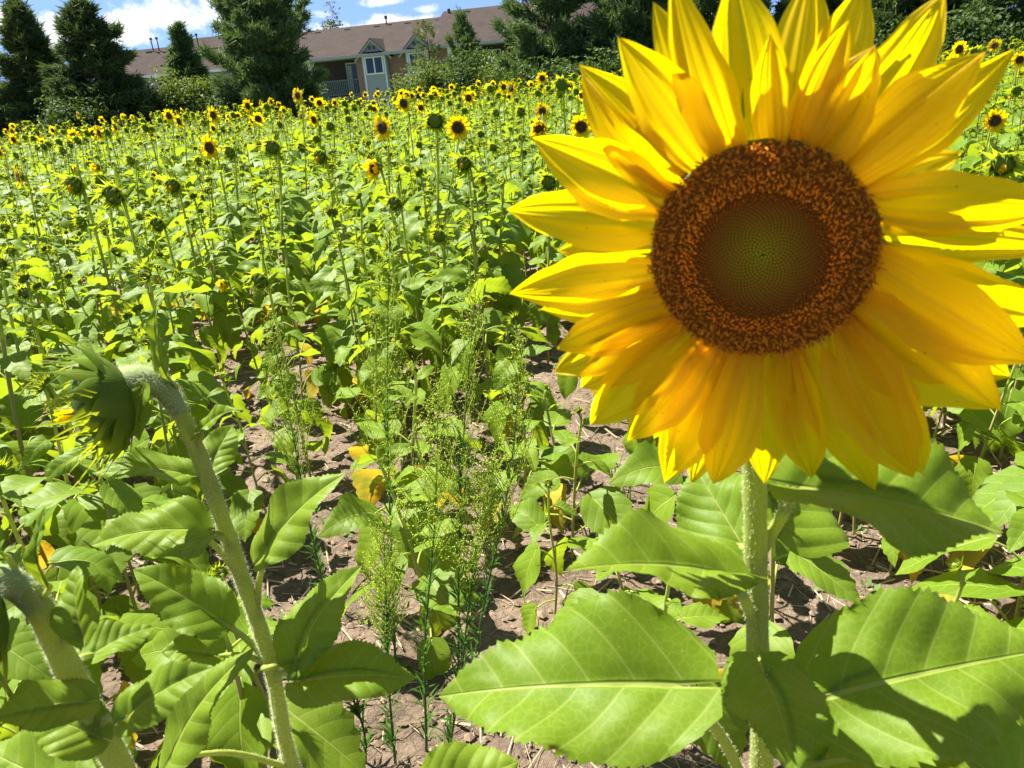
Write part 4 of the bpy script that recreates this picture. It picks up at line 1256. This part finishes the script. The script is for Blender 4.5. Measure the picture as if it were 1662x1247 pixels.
# ---- the giant flower
def giant():
    Y = .37
    pc = P(1236, 413, Y)
    nrm = unit((-.30, -.95, -.05))
    ux = unit(np.cross([0, 0, 1.0], nrm)) * -1.0         # to the right in the picture
    ux = unit(np.cross(nrm, [0, 0, 1.0])) * -1.0
    vy = np.cross(nrm, ux); vy = vy if vy[2] > 0 else -vy
    sb = P(1226, 860, .425)
    root = empty('sunflower', (sb[0] + .02, sb[1] + .012, 0)); off = np.array(root.location)
    tag(root, 'giant open sunflower in the right foreground with a wide brown and green disc', 'sunflower')

    def onplane(px, py, back=0.0):
        d = ray(px, py); o = pc - nrm * back
        return CAM + d * (np.dot(o - CAM, nrm) / np.dot(d, nrm))
    R = np.linalg.norm(onplane(1421, 413) - pc) * .5 + np.linalg.norm(onplane(1051, 413) - pc) * .5
    # receptacle
    hd = MB(); k = 40
    prof = [(.05, -.36), (.35, -.34), (.75, -.22), (1.02, -.07), (.99, .0), (.7, .06), (.4, .035), (0.02, .02)]
    vs = []; fs = []
    for (a, b) in prof:
        for j in range(k):
            th = 6.2832 * j / k; vs.append(pc + R * (a * (math.cos(th) * ux + math.sin(th) * vy) + b * nrm))
    for i in range(len(prof) - 1):
        for j in range(k):
            j2 = (j + 1) % k; fs.append((i * k + j, i * k + j2, (i + 1) * k + j2, (i + 1) * k + j))
    hd.add(vs[:4 * k + k], fs[:4 * k], 'receptacle'); hd.add(vs[4 * k:], [tuple(i - 4 * k for i in f) for f in fs[4 * k:]], 'disc_base')
    head = obj('flower_head', hd, root); head.matrix_parent_inverse = Matrix.Translation(-Vector(off))
    # disc florets on the golden-angle spiral
    r = np.random.default_rng(5)
    N = 3300; F = MB(); cols = []
    VV = []; FF = []; CC = []; nb = 0
    for i in range(1, N):
        q = math.sqrt(i / N) * 1.0; th = i * 2.399963
        rad = R * q * 1.01
        e = math.cos(th) * ux + math.sin(th) * vy; et = -math.sin(th) * ux + math.cos(th) * vy
        zc = np.interp(q, [0, .25, .5, .66, .85, 1.0], [.030, .042, .055, .078, .07, .01]) * R
        size = R * 1.02 * math.sqrt(math.pi / N) * .5
        if q < .50:
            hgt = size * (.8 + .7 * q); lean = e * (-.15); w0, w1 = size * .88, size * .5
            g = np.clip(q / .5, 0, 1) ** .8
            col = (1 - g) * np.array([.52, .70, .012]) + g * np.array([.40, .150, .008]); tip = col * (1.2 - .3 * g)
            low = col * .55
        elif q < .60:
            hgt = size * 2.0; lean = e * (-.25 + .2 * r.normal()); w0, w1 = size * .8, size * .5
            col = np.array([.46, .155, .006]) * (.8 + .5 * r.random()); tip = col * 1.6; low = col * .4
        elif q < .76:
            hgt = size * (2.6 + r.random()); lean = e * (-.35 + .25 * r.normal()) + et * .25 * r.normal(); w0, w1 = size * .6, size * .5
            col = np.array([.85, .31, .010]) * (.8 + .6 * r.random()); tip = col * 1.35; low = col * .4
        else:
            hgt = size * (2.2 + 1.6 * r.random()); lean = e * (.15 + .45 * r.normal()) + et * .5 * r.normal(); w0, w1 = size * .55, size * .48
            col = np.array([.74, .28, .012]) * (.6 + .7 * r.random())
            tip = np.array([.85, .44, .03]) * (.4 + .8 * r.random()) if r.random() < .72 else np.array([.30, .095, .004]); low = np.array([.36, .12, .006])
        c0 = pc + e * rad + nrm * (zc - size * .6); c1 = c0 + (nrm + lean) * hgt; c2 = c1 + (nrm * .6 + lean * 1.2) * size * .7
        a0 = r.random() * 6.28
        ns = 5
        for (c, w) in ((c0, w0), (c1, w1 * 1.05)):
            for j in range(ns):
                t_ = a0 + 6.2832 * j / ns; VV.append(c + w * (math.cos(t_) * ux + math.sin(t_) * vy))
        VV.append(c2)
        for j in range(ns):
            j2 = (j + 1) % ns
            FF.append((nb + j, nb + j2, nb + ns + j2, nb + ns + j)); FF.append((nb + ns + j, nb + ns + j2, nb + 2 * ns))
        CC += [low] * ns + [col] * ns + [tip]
        nb += 2 * ns + 1
    V = np.array(VV); lens = np.array([len(f) for f in FF]); loops = np.array([i for f in FF for i in f])
    me = mesh_from('disc_florets', V, np.zeros((len(V), 2)), lens, loops, np.zeros(len(lens), int), ['floret'], False)
    ca = me.color_attributes.new('Col', 'FLOAT_COLOR', 'POINT')
    ca.data.foreach_set('color', np.concatenate([np.array(CC), np.ones((len(CC), 1))], 1).astype(np.float32).ravel())
    fl = obj('disc_florets', me, head); fl['kind'] = 'stuff'
    # ray petals: tip px, base px, width px, layer (0 in front), tip set back (m), tip sideways bend
    PET = [
        ((822, 341), (1068, 362), 104, 0, .004, .0), ((905, 408), (1062, 402), 80, 1, .012, 0), ((826, 470), (1058, 445), 96, 0, .002, -.03), ((874, 503), (1062, 470), 78, 1, .010, .0),
        ((907, 570), (1078, 505), 96, 0, .008, .03), ((899, 604), (1075, 520), 86, 1, .014, .0), ((943, 630), (1090, 535), 84, 1, .014, .0),
        ((958, 690), (1110, 545), 112, 0, .006, .0), ((1020, 716), (1140, 568), 92, 0, .008, .0), ((1062, 712), (1155, 565), 84, 1, .014, .0),
        ((1087, 786), (1168, 572), 104, 0, .004, .03), ((1122, 786), (1192, 580), 86, 1, .012, .0), ((1166, 788), (1212, 588), 92, 0, .006, .03),
        ((1241, 786), (1246, 590), 86, 1, .010, .0), ((1318, 776), (1283, 588), 96, 0, .006, .0), ((1420, 797), (1315, 580), 92, 0, .006, .0),
        ((1482, 776), (1372, 552), 128, 0, .002, .0), ((1500, 768), (1385, 545), 96, 1, .010, .0), ((1624, 668), (1400, 505), 160, 0, .004, .0),
        ((1640, 612), (1402, 500), 132, 1, .012, .0), ((1684, 590), (1416, 428), 138, 0, -.004, .0), ((1720, 520), (1412, 415), 120, 1, .016, .0),
        ((1730, 398), (1414, 372), 92, 1, .006, .0), ((1742, 330), (1412, 330), 112, 0, .0, .03), ((1652, 88), (1392, 280), 92, 1, .012, -.03),
        ((1600, 84), (1382, 272), 118, 0, .004, .0), ((1532, -10), (1345, 246), 118, 1, .012, .0), ((1420, 74), (1330, 250), 104, 0, .002, .0),
        ((1372, 30), (1292, 244), 76, 0, .002, .03), ((1408, -40), (1312, 240), 98, 1, .014, .0), ((1320, -60), (1276, 236), 104, 1, .012, .0),
        ((1244, 54), (1256, 244), 62, 0, .0, .03), ((1188, -60), (1232, 240), 118, 1, .012, .0), ((1092, -40), (1188, 248), 104, 0, .004, .0),
        ((1060, 3), (1172, 248), 86, 1, .014, .0), ((1008, 56), (1148, 262), 108, 0, .004, -.02), ((943, 101), (1112, 282), 88, 1, .012, -.02),
        ((938, 132), (1092, 296), 84, 0, .008, .05), ((861, 228), (1074, 322), 116, 0, .004, .02), ((1560, 250), (1400, 300), 90, 1, .012, 0), ((1300, 720), (1290, 570), 80, 1, .012, 0), ((980, 180), (1095, 300), 84, 1, .014, 0)]
    for i, (tp, bp_, w, lay, back, tx) in enumerate(PET):
        bb = onplane(*bp_, .0035 + .004 * lay + .0002 * (i % 5)); tt = onplane(*tp, back + .004 * lay)
        bb = bb + (bb - tt) * .13
        L = np.linalg.norm(tt - bb)
        mpx = (np.array(tp) + np.array(bp_)) / 2
        ds = np.dot(((tt + bb) / 2) - CAM, FWD)
        W = w * ds / FPX * .98
        rr2 = np.random.default_rng(900 + i)
        G, UV = petal_grid(L, W, 22, 12, .10 + .10 * rr2.normal(), .03 + .03 * rr2.normal(), .0, .05, i, tx)
        roll = .22 * rr2.normal() * (1.0 if lay == 0 else 1.4)
        side = unit(np.cross(tt - bb, nrm))
        mb = MB(); mb.grid(apply(G, frame(bb, tt - bb, nrm + side * roll)), UV, 'petal')
        obj('petal', mb, head)
    for j in range(22):                                   # green bracts behind the petals
        az = 6.2832 * (j + .3 * r.random()) / 22
        G, UV = bract_strip(R * .97, R * 1.45, R * .32, az, .0, .8, j, 10)
        mb = MB(); A = np.array([ux, vy, nrm]); mb.grid(G @ A + pc - nrm * .013, UV, 'bract'); obj('bract', mb, head)
    # stem
    hb = pc - nrm * R * .3
    s1 = P(1224, 700, .425); s2 = P(1226, 860, .425); s3 = P(1230, 1060, .425); s4 = P(1236, 1247, .42)
    low = s4 + (s4 - s3) / (s3[2] - s4[2]) * (s4[2] - .25); low2 = np.array([s4[0] + .02, s4[1] + .012, -.04])
    path, rad, st = near_stem(root, [hb, hb - nrm * .018 - np.array([0, 0, .012]), s1, s2, s3, s4, (s4 + low2) / 2, low2], .0068, .0085, 3, dens=9000, ln=.0016)
    for ch in (st,): ch.matrix_parent_inverse = Matrix.Translation(-Vector(off))

    def sp_(py):                                            # stem point at that picture height
        ps = []
        for p in path:
            d = p - CAM; f_ = np.dot(d, FWD); ps.append(CY - np.dot(d, UPV) / f_ * FPX)
        i = int(np.argmin(np.abs(np.array(ps) - py))); return path[i]
    L_ = []
    L_.append(hero_leaf(root, P(1232, 1330, .42), (1104, 1114, .395), (712, 1131, .43), .106, (.05, -.42, 1), .42, .05, 0, 1, .0034, serr=.06))
    L_.append(hero_leaf(root, sp_(1030), (1184, 938, .40), (918, 926, .37), .070, (.1, -.10, 1), .6, .06, 0, 2, .0032, serr=.06))
    L_.append(hero_leaf(root, sp_(900), (1205, 885, .44), (1128, 760, .50), .075, (-.2, -1, .5), .2, .05, 0, 3, .003))
    L_.append(hero_leaf(root, sp_(900), (1290, 792, .385), (1628, 864, .36), .088, (.1, -.32, 1), .55, .04, 0, 4, .0034, bend=P(1268, 838, .425)))
    L_.append(hero_leaf(root, sp_(905), (1268, 850, .45), (1330, 720, .53), .085, (.2, -1, .5), .25, .05, 0, 14, .003))
    L_.append(hero_leaf(root, sp_(1150), (1352, 1128, .385), (1720, 1052, .39), .104, (.05, -.62, 1), .24, .06, 0, 5, .0034, serr=.06, bend=P(1300, 1145, .42)))
    L_.append(hero_leaf(root, sp_(1085), (1241, 1098, .375), (1292, 1258, .315), .060, (0, -.30, 1), .28, .12, .0, 6, .0028, serr=.06, lobe=.3))
    L_.append(hero_leaf(root, P(1236, 1330, .42), (1330, 1240, .40), (1690, 1200, .40), .150, (.05, -.55, 1), .12, .06, 0, 7, .0034, serr=.06))
    L_.append(hero_leaf(root, P(1236, 1360, .42), (1700, 1330, .36), (1560, 1225, .36), .09, (.05, -.5, 1), .2, .06, 0, 8, .003, serr=.06))
    for l in L_:
        l.matrix_parent_inverse = Matrix.Translation(-Vector(off))


giant()


def hero_bud(head_parent, off, c, f, R, seed, rows):
    hx = unit(np.cross([0, 0, 1.0], f)); hy = np.cross(f, hx); A = np.array([hx, hy, f])
    r = np.random.default_rng(seed)
    mb = MB(); k = 24
    prof = [(.10, -.95), (.5, -.82), (.88, -.45), (.98, -.1), (.9, .12), (.5, .32), (.03, .40)]
    vs = []; fs = []
    for (a, b) in prof:
        for j in range(k):
            th = 6.2832 * j / k; vs.append((a * R * math.cos(th), a * R * math.sin(th), b * R))
    for i in range(len(prof) - 1):
        for j in range(k):
            j2 = (j + 1) % k; fs.append((i * k + j, i * k + j2, (i + 1) * k + j2, (i + 1) * k + j))
    mb.add(np.array(vs) @ A + c, fs, 'receptacle')
    bud = obj('bud', mb, head_parent); bud.matrix_parent_inverse = Matrix.Translation(-Vector(off))
    o = 0
    for (cnt, L, w, lift, fl, p1_) in rows:
        for j in range(cnt):
            az = 6.2832 * (j + o) / cnt + r.normal() * .12
            G, UV = bract_strip(R * (1 + .03 * o), L * R * (.8 + .4 * r.random()), w * R * (.9 + .25 * r.random()), az, lift * (.85 + .3 * r.random()), fl + r.normal() * .22, int(r.integers(1 << 30)), 18, p1_)
            b = MB(); b.grid(G @ A + c, UV, 'bract'); obj('bract', b, bud)
        o += .37
    for j in range(7):
        az = r.random() * 6.28; q = .05 + .2 * r.random(); er = np.array([math.cos(az), math.sin(az), 0])
        G, UV = petal_grid(R * .6, R * .2, 8, 4, .2, .1, .0, .04, j)
        p = MB(); p.grid(apply(G, frame(er * R * q + np.array([0, 0, .3 * R]), np.array([0, 0, 1.0]) - er * .2 + r.normal(size=3) * .2, er)) @ A + c, UV, 'petal')
        obj('petal', p, bud)
    return bud


def left_bud_plant():
    Y = .72
    pts = [P(188, 630, Y - .01), P(225, 618, Y - .005), P(262, 628, Y), P(292, 670, Y), P(335, 770, Y), P(390, 930, Y), P(440, 1080, Y), P(474, 1247, Y)]
    low = np.array([pts[-1][0] + .03, Y + .01, -.04])
    root = empty('sunflower', (low[0], low[1], 0)); off = np.array(root.location)
    tag(root, 'tall sunflower on the left with a big spiky bud on a hairy bent neck', 'sunflower')
    path, rad, st = near_stem(root, pts + [(pts[-1] + low) / 2, low], .0075, .0092, 7, dens=13000, ln=.0038)
    mt_ = Matrix.Translation(-Vector(off)); st.matrix_parent_inverse = mt_
    nk = MB(); np_ = spline(pts[:4], 8); nk.tube(np_, np.linspace(.0190, .0082, len(np_)), 16, 'neck')
    nko = obj('neck', nk, root); nko.matrix_parent_inverse = mt_
    h = fast_tris('neck_hair', hair(np_, np.linspace(.0190, .0082, len(np_)), 60000, .0050, 8), 'stem_hair', nko); h['kind'] = 'stuff'
    f = unit((-.93, -.34, -.10))
    hero_bud(root, off, P(150, 657, Y - .03), f, .040, 4, ((11, 1.6, .46, .55, .95, 2.3), (14, 1.9, .48, .75, .80, 2.1), (16, 2.0, .46, .9, .50, 1.9), (17, 1.85, .42, .95, .16, 1.65), (13, 1.6, .40, 1.0, -.22, 1.4)))

    def sp_(py):
        ps = [CY - np.dot(p - CAM, UPV) / np.dot(p - CAM, FWD) * FPX for p in path[14:]]
        return path[14 + int(np.argmin(np.abs(np.array(ps) - py)))]
    hl = lambda *a, **k: LV.append(hero_leaf(root, *a, **k))
    LV = []
    hl(sp_(672), (284, 628, Y), (254, 492, Y), 0.0240, (-.6, -1, .2), 0.465, 0.1, 0, 11, .0022, lobe=.02, peak=.6, serr=.03)
    hl(None, (236, 625, Y - .02), (226, 716, Y - .03), 0.0272, (-.3, -1, .2), 0.316, 0.1, 0, 12, .002, lobe=.05)
    hl(None, (204, 612, Y), (236, 588, Y + .06), 0.0240, (-.3, -.6, 1), 0.316, 0.1, 0, 13, .002, lobe=.05)
    hl(sp_(735), (325, 706, Y - .01), (386, 664, Y - .03), 0.0272, (.2, -.5, 1), 0.456, 0.1, 0, 14, .0024)
    hl(sp_(800), (305, 772, Y), (152, 768, Y - .02), 0.0496, (.0, -.25, 1), 0.363, 0.1, 0, 15, .0028)
    hl(sp_(800), (340, 760, Y + .02), (378, 690, Y + .07), 0.0400, (.3, -1, .6), 0.316, 0.1, 0, 16, .0026)
    hl(sp_(945), (325, 862, Y), (148, 886, Y - .03), 0.0704, (.0, -.38, 1), 0.409, 0.1, 0, 17, .003, serr=.055)
    hl(sp_(890), (345, 868, Y - .03), (300, 912, Y - .07), 0.0400, (-.2, -.4, 1), 0.316, 0.1, 0, 18, .0026)
    hl(sp_(1085), (356, 1006, Y + .01), (216, 924, Y + .02), 0.0704, (.15, -.62, 1), 0.316, 0.1, 0, 19, .003, serr=.055)
    hl(sp_(1000), (432, 898, Y), (562, 768, Y + .02), 0.0680, (-.2, -.62, 1), 0.363, 0.1, 0, 20, .003, serr=.055)
    hl(sp_(1085), (482, 1072, Y - .03), (588, 918, Y + .0), 0.0720, (-.4, -.75, 1), 0.335, 0.1, 0, 21, .003, serr=.055, bend=P(430, 1085, Y - .02))
    hl(sp_(1100), (492, 1106, Y - .06), (676, 1102, Y - .06), 0.0704, (.05, -.45, 1), 0.428, 0.1, 0, 22, .003, serr=.055)
    hl(sp_(1080), (352, 1062, Y - .01), (262, 1058, Y - .03), 0.0528, (0, -.5, 1), 0.316, 0.1, 0, 23, .0028)
    hl(sp_(1247), (278, 1232, Y - .08), (412, 1052, Y - .04), 0.0656, (-.35, -.6, 1), 0.242, 0.1, 0, 24, .003)
    for l in LV: l.matrix_parent_inverse = mt_


left_bud_plant()


def corner_plant():
    Y = .42
    pts = [P(-48, 985, Y - .03), P(-15, 948, Y - .01), P(22, 948, Y), P(62, 985, Y), P(110, 1085, Y), P(160, 1180, Y), P(204, 1262, Y)]
    low = np.array([pts[-1][0] + .10, Y + .03, -.04])
    root = empty('sunflower', (low[0], low[1], 0)); off = np.array(root.location)
    tag(root, 'sunflower in the bottom left corner with thick hairy stem bending out of view', 'sunflower')
    mt_ = Matrix.Translation(-Vector(off))
    path, rad, st = near_stem(root, pts + [(pts[-1] + low) / 2, low], .0078, .0092, 17, dens=13000, ln=.0026)
    st.matrix_parent_inverse = mt_
    nk = MB(); np_ = spline(pts[:4], 8); rr3 = np.linspace(.0125, .0082, len(np_)); nk.tube(np_, rr3, 16, 'neck')
    nko = obj('neck', nk, root); nko.matrix_parent_inverse = mt_
    h = fast_tris('neck_hair', hair(np_, rr3, 16000, .0034, 9), 'stem_hair', nko); h['kind'] = 'stuff'
    hero_bud(root, off, P(-85, 1010, Y - .04), unit((-.8, -.55, -.3)), .030, 6, ((12, 2.0, .45, .6, .9, 2.2), (15, 2.4, .45, .8, .6, 1.95), (15, 2.5, .42, 1.0, .15, 1.6)))

    def sp_(py):
        ps = [CY - np.dot(p - CAM, UPV) / np.dot(p - CAM, FWD) * FPX for p in path[12:]]
        return path[12 + int(np.argmin(np.abs(np.array(ps) - py)))]
    LV = []
    hl = lambda *a, **k: LV.append(hero_leaf(root, *a, **k))
    hl(sp_(1000), (78, 955, Y), (74, 822, Y + .01), 0.0160, (-.6, -1, .2), 0.465, 0.1, 0, 31, .0018, lobe=.02, peak=.6, serr=.03)
    hl(sp_(985), (8, 905, Y), (-8, 830, Y), 0.0176, (-.3, -1, .2), 0.465, 0.1, 0, 32, .0018, lobe=.02, peak=.6, serr=.03)
    hl(sp_(1050), (136, 1032, Y - .01), (126, 918, Y + .02), 0.0288, (-.2, -1, .5), 0.363, 0.1, 0, 33, .002)
    hl(sp_(1130), (140, 1140, Y - .02), (-18, 1168, Y - .05), 0.0368, (.1, -.45, 1), 0.316, 0.1, 0, 34, .0022)
    hl(sp_(1190), (162, 1196, Y - .01), (44, 1150, Y + .0), 0.0400, (.1, -.7, 1), 0.316, 0.1, 0, 35, .0022)
    hl(sp_(1180), (206, 1166, Y - .02), (348, 1082, Y - .01), 0.0368, (-.1, -.55, 1), 0.316, 0.1, 0, 36, .0022)
    hl(sp_(1085), (152, 1062, Y + .02), (252, 1018, Y + .05), 0.0320, (-.1, -.5, 1), 0.316, 0.1, 0, 37, .0022)
    hl(sp_(1262), (120, 1290, Y), (-30, 1215, Y + .04), 0.0560, (.1, -.5, 1), 0.316, 0.1, 0, 38, .0022)
    for l in LV: l.matrix_parent_inverse = mt_


corner_plant()


def bottom_plant():
    b = P(735, 1420, .62)
    root = empty('sunflower', (b[0], b[1], 0)); off = np.array(root.location)
    tag(root, 'short sunflower whose leaf tip just enters at the bottom edge, left of the giant plant', 'sunflower')
    mt_ = Matrix.Translation(-Vector(off))
    path, rad, st = near_stem(root, [np.array([b[0], b[1], -.04]), np.array([b[0], b[1], .3]), np.array([b[0] + .01, b[1], .52])], .009, .006, 27)
    st.matrix_parent_inverse = mt_
    LV = [hero_leaf(root, path[-1], (700, 1300, .66), (842, 1236, .68), .098, (-.1, -.6, 1), .2, .06, 0, 51, .003),
          hero_leaf(root, path[-1], (690, 1330, .64), (640, 1400, .52), .09, (0, -.3, 1), .2, .06, 0, 52, .003)]
    for l in LV: l.matrix_parent_inverse = mt_


bottom_plant()

# ------------------------------------------------------------------ horseweeds in the gap
def horseweed(basepx, toppx, label, seed, dens=1.0, bottom_leaf=True, pan=.55):
    r = np.random.default_rng(seed)
    d = ray(*basepx); t = CAM[2] / -d[2]; b = CAM + d * t
    top = P(toppx[0], toppx[1], b[1] + .02)
    root = empty('horseweed', (b[0], b[1], 0)); off = np.array([b[0], b[1], 0]); tag(root, label, 'weed', 'horseweeds in the bare gap')
    H = top[2]
    tl = np.array([top[0] - b[0], top[1] - b[1], H])
    path = spline([(0, 0, -.03), tl * .33 + np.array([.008, 0, 0]) * r.normal(), tl * .66 + np.array([.008, .004, 0]) * r.normal(), tl], 6)
    st = MB(); st.tube(path, np.linspace(.0036, .0008, len(path)), 6, 'weed_stem'); obj('stem', st, root)
    zs = path[:, 2]
    pt = lambda z: np.array([np.interp(z, zs, path[:, 0]), np.interp(z, zs, path[:, 1]), z])
    lf = MB()
    n1 = int(125 * dens)
    for k in range(n1):
        q = r.random() ** .8 * (1 - pan * .6); p0 = pt(max(.02, q * H)); az = r.random() * 6.28
        L = (.030 + .040 * r.random()) * (1 - .45 * q); u_ = .6 + 1.1 * r.random()
        er = np.array([math.cos(az), math.sin(az), 0]); et = np.array([-math.sin(az), math.cos(az), 0])
        d1 = unit(er + np.array([0, 0, u_ + .5])); d2 = unit(er + np.array([0, 0, u_ - .4]))
        w = .0028 * (.6 + .7 * r.random())
        m1 = p0 + d1 * L * .5; m2 = m1 + d2 * L * .5
        lf.add([p0 - et * w * .3, p0 + et * w * .3, m1 + et * w, m1 - et * w, m2], [(0, 1, 2, 3), (3, 2, 4)], 'weed_leaf')
    o = obj('foliage', lf, root); o['kind'] = 'stuff'
    # flowering panicle: thin branches with many tiny buds
    pn = MB(); bud = MB()
    nb = int(52 * dens)
    for k in range(nb):
        q = 1 - pan + pan * (k + r.random()) / nb; p0 = pt(q * H); az = k * 2.399 + r.normal() * .3
        L = H * .17 * (1.05 - (q - (1 - pan)) / pan) * (.7 + .6 * r.random()) + .02
        er = np.array([math.cos(az), math.sin(az), 0]); d_ = unit(er * .62 + np.array([0, 0, 1.0]))
        p1 = p0 + d_ * L * .5; p2 = p1 + unit(d_ + np.array([0, 0, .25])) * L * .5
        pn.tube([p0, p1, p2], [.0010, .0008, .0004], 3, 'weed_panicle', False)
        for j in range(int(5 + L * 110)):
            f = .2 + .8 * r.random(); base_ = p0 + (p2 - p0) * f
            sd = unit(r.normal(size=3) + np.array([0, 0, .7])); sl = .006 + .014 * r.random()
            e = base_ + sd * sl
            pn.tube([base_, e], [.0004, .0003], 3, 'weed_panicle', False)
            s_ = .00125 * (.7 + .7 * r.random()); ax = unit(np.cross(sd, [0.3, .5, .8])); ay = np.cross(sd, ax)
            bud.add([e - sd * s_, e + ax * s_, e + ay * s_, e - ax * s_, e - ay * s_, e + sd * s_ * 2.0],
                    [(0, 2, 1), (0, 3, 2), (0, 4, 3), (0, 1, 4), (5, 1, 2), (5, 2, 3), (5, 3, 4), (5, 4, 1)], 'weed_bud')
            if r.random() < .35:
                w = .0011; L2 = .014; et = unit(np.cross(sd, [0, 0, 1.0]))
                pn.add([base_ - et * w, base_ + et * w, base_ + sd * L2], [(0, 1, 2)], 'weed_panicle')
    o = obj('panicle', pn, root); o['kind'] = 'stuff'
    o = obj('buds', bud, root, False); o['kind'] = 'stuff'


horseweed((640, 1085), (632, 372), 'tallest horseweed, with a straight dark stem and airy green panicle left of centre', 61)
horseweed((742, 1120), (772, 470), 'tall horseweed with a dense pale panicle just right of the tallest one', 62, 1.15)
horseweed((752, 1165), (848, 560), 'leaning horseweed with panicle reaching toward the lower left petals of the giant sunflower', 63, 1.1, pan=.5)
horseweed((640, 1235), (622, 850), 'short bushy horseweed with a creamy budded panicle at the bottom left of centre', 64, 1.25, pan=.5)
horseweed((690, 1215), (712, 640), 'slim horseweed between the two tall ones', 65, .9, pan=.45)
horseweed((720, 1245), (800, 760), 'horseweed with dark narrow leaves at the right front of the clump', 66, 1.2, pan=.4)
horseweed((530, 975), (438, 520), 'horseweed leaning left beside the stem of the nodding bud', 67, 1.1)
horseweed((590, 1240), (560, 1090), 'stubby dark leafy horseweed sprout at the bottom edge', 68, .8, pan=.1)

# ------------------------------------------------------------------ litter on the soil
r = np.random.default_rng(77)
N = 9000
y = .5 + 4.6 * r.random(N) ** 1.1; x = (r.random(N) - .5) * (1.7 * y + 1.2)
z = ground_z(x, y) + .004
a = r.random(N) * 6.28; L = .012 + .06 * r.random(N) ** 2; w = .0007 + .0032 * r.random(N) ** 3
c = np.stack([x, y, z], -1); d = np.stack([np.cos(a), np.sin(a), r.normal(size=N) * .18], -1); e = np.stack([-np.sin(a), np.cos(a), 0 * a], -1); up = np.array([0, 0, 1.0])
A0 = c - d * L[:, None]; B0 = c + d * L[:, None]
V = np.stack([A0 - e * w[:, None], B0 - e * w[:, None], B0 + up * w[:, None] * 1.2, A0 + up * w[:, None] * 1.2, A0 + e * w[:, None], B0 + e * w[:, None]], 1).reshape(-1, 3)
lo = (np.arange(N)[:, None] * 6 + np.array([0, 1, 2, 3, 3, 2, 5, 4])[None]).ravel()
tag(obj('straw', mesh_from('straw', V, np.zeros((len(V), 2)), np.full(2 * N, 4), lo, np.zeros(2 * N, int), ['straw'], False)), 'dry straw and stalk bits strewn over the brown soil', 'straw', kind='stuff')

N = 14000
y = .5 + 4.4 * r.random(N) ** 1.1; x = (r.random(N) - .5) * (1.7 * y + 1.2); s = .0028 + .013 * r.random(N) ** 3.2
z = ground_z(x, y) + s * .25
U = np.array([(0, 0, 1), (.9, 0, .2), (.28, .86, .25), (-.73, .53, .15), (-.73, -.53, .25), (.28, -.86, .18), (0, 0, -.7)], float)
Fc = np.array([(0, 1, 2), (0, 2, 3), (0, 3, 4), (0, 4, 5), (0, 5, 1), (6, 2, 1), (6, 3, 2), (6, 4, 3), (6, 5, 4), (6, 1, 5)])
jit = U[None] * (1 + .5 * (r.random((N, 7, 1)) - .5)) + r.normal(size=(N, 7, 3)) * .09
V = (jit * s[:, None, None] * np.array([1.1, 1, .7]) + np.stack([x, y, z], -1)[:, None]).reshape(-1, 3)
lo = (np.arange(N)[:, None, None] * 7 + Fc[None]).ravel()
tag(obj('soil_clods', mesh_from('soil_clods', V, np.zeros((len(V), 2)), np.full(10 * N, 3), lo, np.zeros(10 * N, int), ['clod'], False)), 'crumbly clods and small stones lying on the soil', 'soil', kind='stuff')

sd = MB()
for k in range(420):
    y_ = .7 + 3.6 * r.random(); x_ = (r.random() - .5) * (1.6 * y_ + 1)
    if vnoise(np.array([x_ * 2.3]), np.array([y_ * 2.3]), 9)[0] < .52: continue
    z_ = gz((x_, y_))
    for j in range(int(r.integers(4, 9))):
        az = r.random() * 6.28; L = .008 + .02 * r.random(); er = np.array([math.cos(az), math.sin(az), .5 + .8 * r.random()]); et = np.array([-math.sin(az), math.cos(az), 0])
        p0 = np.array([x_, y_, z_]) + r.normal(size=3) * np.array([.012, .012, .002]); w = L * .28
        sd.add([p0, p0 + er * L * .5 + et * w, p0 + er * L, p0 + er * L * .5 - et * w], [(0, 1, 2, 3)], 'seedling')
tag(obj('seedlings', sd), 'tiny green weed seedlings sprouting from the soil', 'weeds', kind='stuff')
gsd = MB()
for (px, py) in ((1000, 800), (1010, 815), (985, 900), (905, 1010), (960, 905), (1500, 900), (1380, 850)):
    d = ray(px, py); p = CAM + d * (CAM[2] / -d[2])
    for j in range(5):
        az = r.random() * 6.28; L = .10 + .14 * r.random(); e = np.array([math.cos(az) * .35, math.sin(az) * .35, 1]); et = np.array([-math.sin(az), math.cos(az), 0]) * .0022
        p0 = np.array([p[0], p[1], gz(p)]) + r.normal(size=3) * np.array([.012, .012, 0]); m1 = p0 + unit(e) * L * .6; m2 = m1 + unit(e + np.array([e[0], e[1], -.3])) * L * .5
        gsd.add([p0 - et, p0 + et, m1 + et, m1 - et, m2], [(0, 1, 2, 3), (3, 2, 4)], 'weed_leaf')
tag(obj('grass_blades', gsd), 'few dark green grass blades growing from the bare soil', 'grass', kind='stuff')
print('plants', n_ind, 'far', len(far), 'objects', len(bpy.data.objects))
